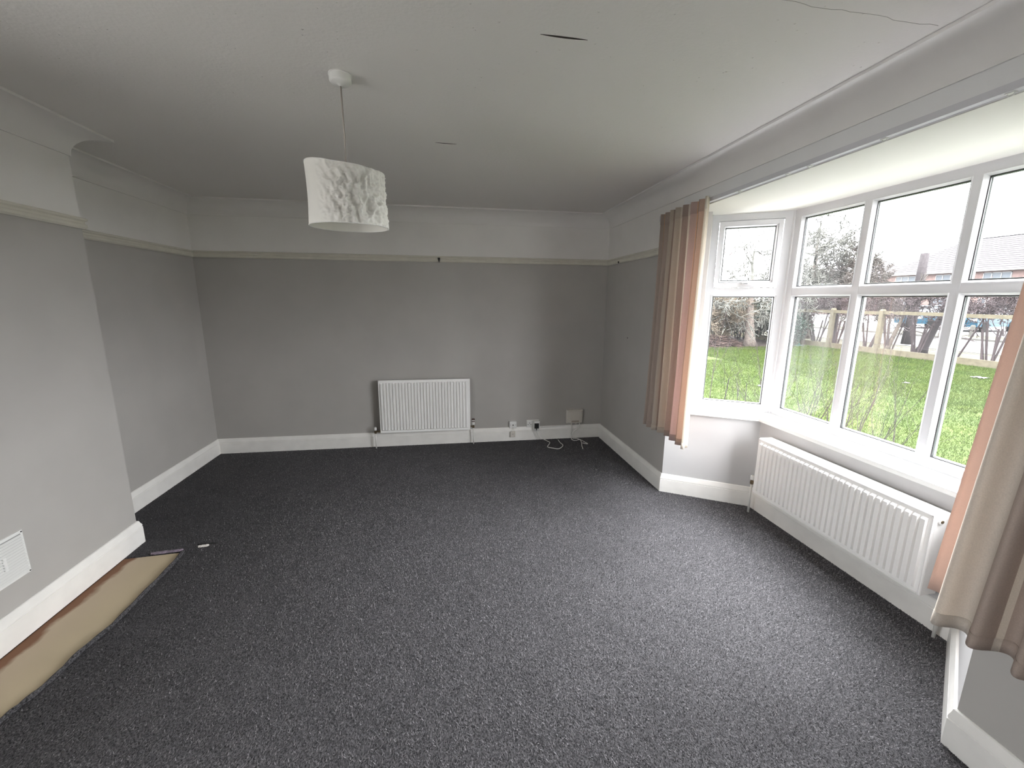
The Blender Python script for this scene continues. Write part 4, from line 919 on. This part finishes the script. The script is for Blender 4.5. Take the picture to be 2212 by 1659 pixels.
def house(x, y0, y1, eave, ridge, label, hip=True):
    root = empty('house', (x, (y0 + y1) / 2, GRD), label, 'house'); dx = 8.0
    MB().box((x, y0, GRD - 0.1), (x + dx, y1, eave)).build('wall', 'brick', parent=root)
    n = 16; rb_ = MB(); hp = 3.4 if hip else 0.0; ov = 0.35
    for k in range(n):                               # tile courses, each lapping the one below
        t0, t1 = k / n, (k + 1) / n + 0.01
        def pt(t, e, lift):
            return x - ov + (dx / 2 + ov) * t, (y1 + ov - (hp + ov) * t if e else y0 - ov + (hp + ov) * t), eave - 0.12 + (ridge - eave) * t + lift
        a, b_, c, d = pt(t0, 0, 0.07), pt(t0, 1, 0.07), pt(t1, 1, 0.02), pt(t1, 0, 0.02); a2, b2 = pt(t0, 0, 0.0), pt(t0, 1, 0.0)
        rb_.add([a, b_, c, d, a2, b2], [(0, 3, 2, 1), (4, 0, 1, 5)])
        if hip:
            for e in (0, 1):
                p0, p1 = pt(t0, e, 0.05), pt(t1, e, 0.02); x2a, x2b = 2 * (x + dx / 2) - p0[0], 2 * (x + dx / 2) - p1[0]
                rb_.add([p0, (x2a, p0[1], p0[2]), (x2b, p1[1], p1[2]), p1], [(0, 1, 2, 3)])
    rb_.add([(x + dx / 2, y0 - ov + hp + ov, ridge), (x + dx / 2, y1 - hp, ridge), (x + dx + ov, y1 + ov, eave - 0.12), (x + dx + ov, y0 - ov, eave - 0.12)], [(0, 1, 2, 3)])
    rb_.build('roof', 'tile', parent=root)
    MB().box((x - 0.42, y0 - 0.4, eave - 0.25), (x - 0.30, y1 + 0.4, eave - 0.10)).build('gutter', 'render', parent=root)
    wd = (y1 - y0); k = int(wd / 3.2)
    for i in range(k):
        yc = y0 + wd * (i + 0.5) / k
        for z0, z1 in ((0.85, 2.05), (eave - 1.55, eave - 0.35)):
            f_ = MB()
            for q in range(3):
                a = yc - 0.95 + q * 0.64; f_.box((x - 0.05, a, z0), (x + 0.02, a + 0.06, z1))
            f_.box((x - 0.05, yc - 0.95, z0), (x + 0.02, yc + 0.95, z0 + 0.07)); f_.box((x - 0.05, yc - 0.95, z1 - 0.07), (x + 0.02, yc + 0.95, z1)); f_.box((x - 0.05, yc + 0.89, z0), (x + 0.02, yc + 0.95, z1))
            fo = f_.build('window_frame', 'render', parent=root)
            MB().box((x - 0.02, yc - 0.93, z0 + 0.02), (x + 0.005, yc + 0.93, z1 - 0.02)).build('pane', 'house_glass', parent=fo)
    MB().box((x - 0.04, (y0 + y1) / 2 - 0.5, GRD), (x + 0.01, (y0 + y1) / 2 + 0.45, 2.05)).build('front_door', 'render', parent=root)
    MB().box((x + dx * 0.5 - 0.4, y0 + wd * 0.45, ridge - 0.5), (x + dx * 0.5 + 0.4, y0 + wd * 0.45 + 0.8, ridge + 0.9)).build('chimney', 'brick', parent=root)
    return root
house(46.0, 20.5, 38.6, 4.55, 7.6, 'red brick house with a pale tiled roof across the road, right of the pole')
house(52.0, 45.5, 55.0, 4.6, 7.4, 'red brick house half hidden by trees, left of the pole')

def car(x, y, rz, label):
    root = empty('car', (x, y, GRD + 0.03), label, 'car', None); cz, sz_ = math.cos(rz), math.sin(rz); gz = GRD + 0.03
    def W(px, py_, pz): return (x + px * cz - py_ * sz_, y + px * sz_ + py_ * cz, gz + pz)
    prof = [(-1.95, 0.30), (-1.98, 0.62), (-1.90, 0.86), (-1.1, 0.95), (1.2, 0.97), (1.88, 0.92), (1.98, 0.60), (1.95, 0.30)]
    def loft(pr, w0, w1):
        b = MB(); k = len(pr); zs = [p[1] for p in pr]; za, zb = min(zs), max(zs); vs = []
        for s in (-1, 1):
            for px, pz in pr: vs.append(W(px, s * (w0 + (w1 - w0) * (pz - za) / (zb - za)), pz))
        return b.add(vs, [tuple(range(k - 1, -1, -1)), tuple(range(k, 2 * k))] + [(q, (q + 1) % k, k + (q + 1) % k, k + q) for q in range(k)])
    loft(prof, 0.83, 0.80).build('body', 'car_blue', parent=root)
    cab = [(-1.0, 0.95), (-0.35, 1.40), (0.0, 1.46), (1.15, 1.44), (1.75, 0.96)]
    cb = loft(cab, 0.76, 0.58).build('cabin', 'house_glass', parent=root)
    loft([(-0.42, 1.41), (0.0, 1.475), (1.15, 1.455), (1.22, 1.42)], 0.61, 0.58).build('roof', 'car_blue', parent=root)
    for px in (-1.25, 1.25):
        for s in (-1, 1):
            MB().tube([W(px, s * 0.70, 0.31), W(px, s * 0.86, 0.31)], 0.31, 16).build('wheel', 'tyre', parent=root)
    for s in (-1, 1): MB().box((-1.985, s * 0.62 - 0.16, 0.62), (-1.93, s * 0.62 + 0.16, 0.78), fn=W).build('headlight', 'render', parent=root)
    return root
car(31.6, 20.6, R(8), 'blue car parked across the road, the one nearer the right curtain')
car(32.2, 23.7, R(4), 'blue car parked across the road, left of the other behind branches')
tag(MB().lathe([(0.10, 0), (0.10, 0.5), (0.07, 0.58)], (26.0, 17.2, GRD + 0.02), n=10).build('bollard', 'kerb', org=(26.0, 17.2, GRD)), 'short pale bollard on the verge across the road', 'bollard')

# --- things lying on the lawn, bare rose stems under the window
for k, (x, y, s_) in enumerate(((11.9, 7.55, 0.13), (6.2, 7.3, 0.06), (5.9, 6.55, 0.045), (9.5, 7.2, 0.05))):
    b = MB(); rg = random.Random(k)
    b.grid(lambda u, v: (x + (u - 0.5) * s_ * 2 + 0.02 * math.sin(9 * v + k), y + (v - 0.5) * s_ * 1.6, GRD + 0.03 + 0.03 * noise.noise(Vector((u * 4, v * 4, k)))), 6, 6)
    o = b.build('litter', 'litter', org=(x, y, GRD)); o.modifiers.new('thickness', 'SOLIDIFY').thickness = 0.004
    tag(o, ['largest white paper scrap on the lawn near the fence, right', 'white scrap on the lawn seen low in the side window, left', 'white scrap on the lawn seen low in the side window, right', 'small white scrap on the lawn in the middle front pane'][k], 'litter')
cn = MB().lathe([(0.05, 0), (0.16, 0.01), (0.16, 0.03), (0.05, 0.05), (0.03, 0.12)], (13.4, 14.15, GRD), n=12).build('sprinkler', 'green_can', org=(13.4, 14.15, GRD)); tag(cn, 'small green plastic garden sprinkler on the soil before the fence', 'sprinkler')
def rose(x, y, h, seed, n, label, tilt=(0, 0)):
    rg = random.Random(seed); root = empty('rose_bush', (x, y, GRD), label, 'rose bush', None)
    for k in range(n):
        tw = Twigs(); a = rg.uniform(0, 2 * PI); d = Vector((0.25 * math.cos(a) + tilt[0], 0.4 * math.sin(a) + tilt[1], 1))
        p = Vector((x + 0.05 * math.cos(a), y + 0.05 * math.sin(a), GRD - 0.01)); hh = 1.4 * h * rg.uniform(0.75, 1.05)
        tw.branch(rg, p, d, hh * 0.72, 0.0065, 2, 0.5, 0.25, 2, None, 0.12); tw.out('stem', 'bark_dark' if k % 2 else 'twig_purple', root, None)
rose(3.3, 4.72, 1.05, 1, 4, 'tall bare rose stems seen through the left of the side window')
rose(3.35, 4.02, 0.78, 2, 6, 'bare rose bush seen at the foot of the side window glass, right')
rose(3.3, 3.50, 0.98, 3, 5, 'bare rose bush at the left of the first front pane')
rose(3.3, 3.05, 0.92, 4, 7, 'dense bare rose bush at the right of the first front pane')
rose(3.25, 2.78, 0.82, 5, 5, 'bare rose bush at the foot of the middle front pane', tilt=(0, -0.25))
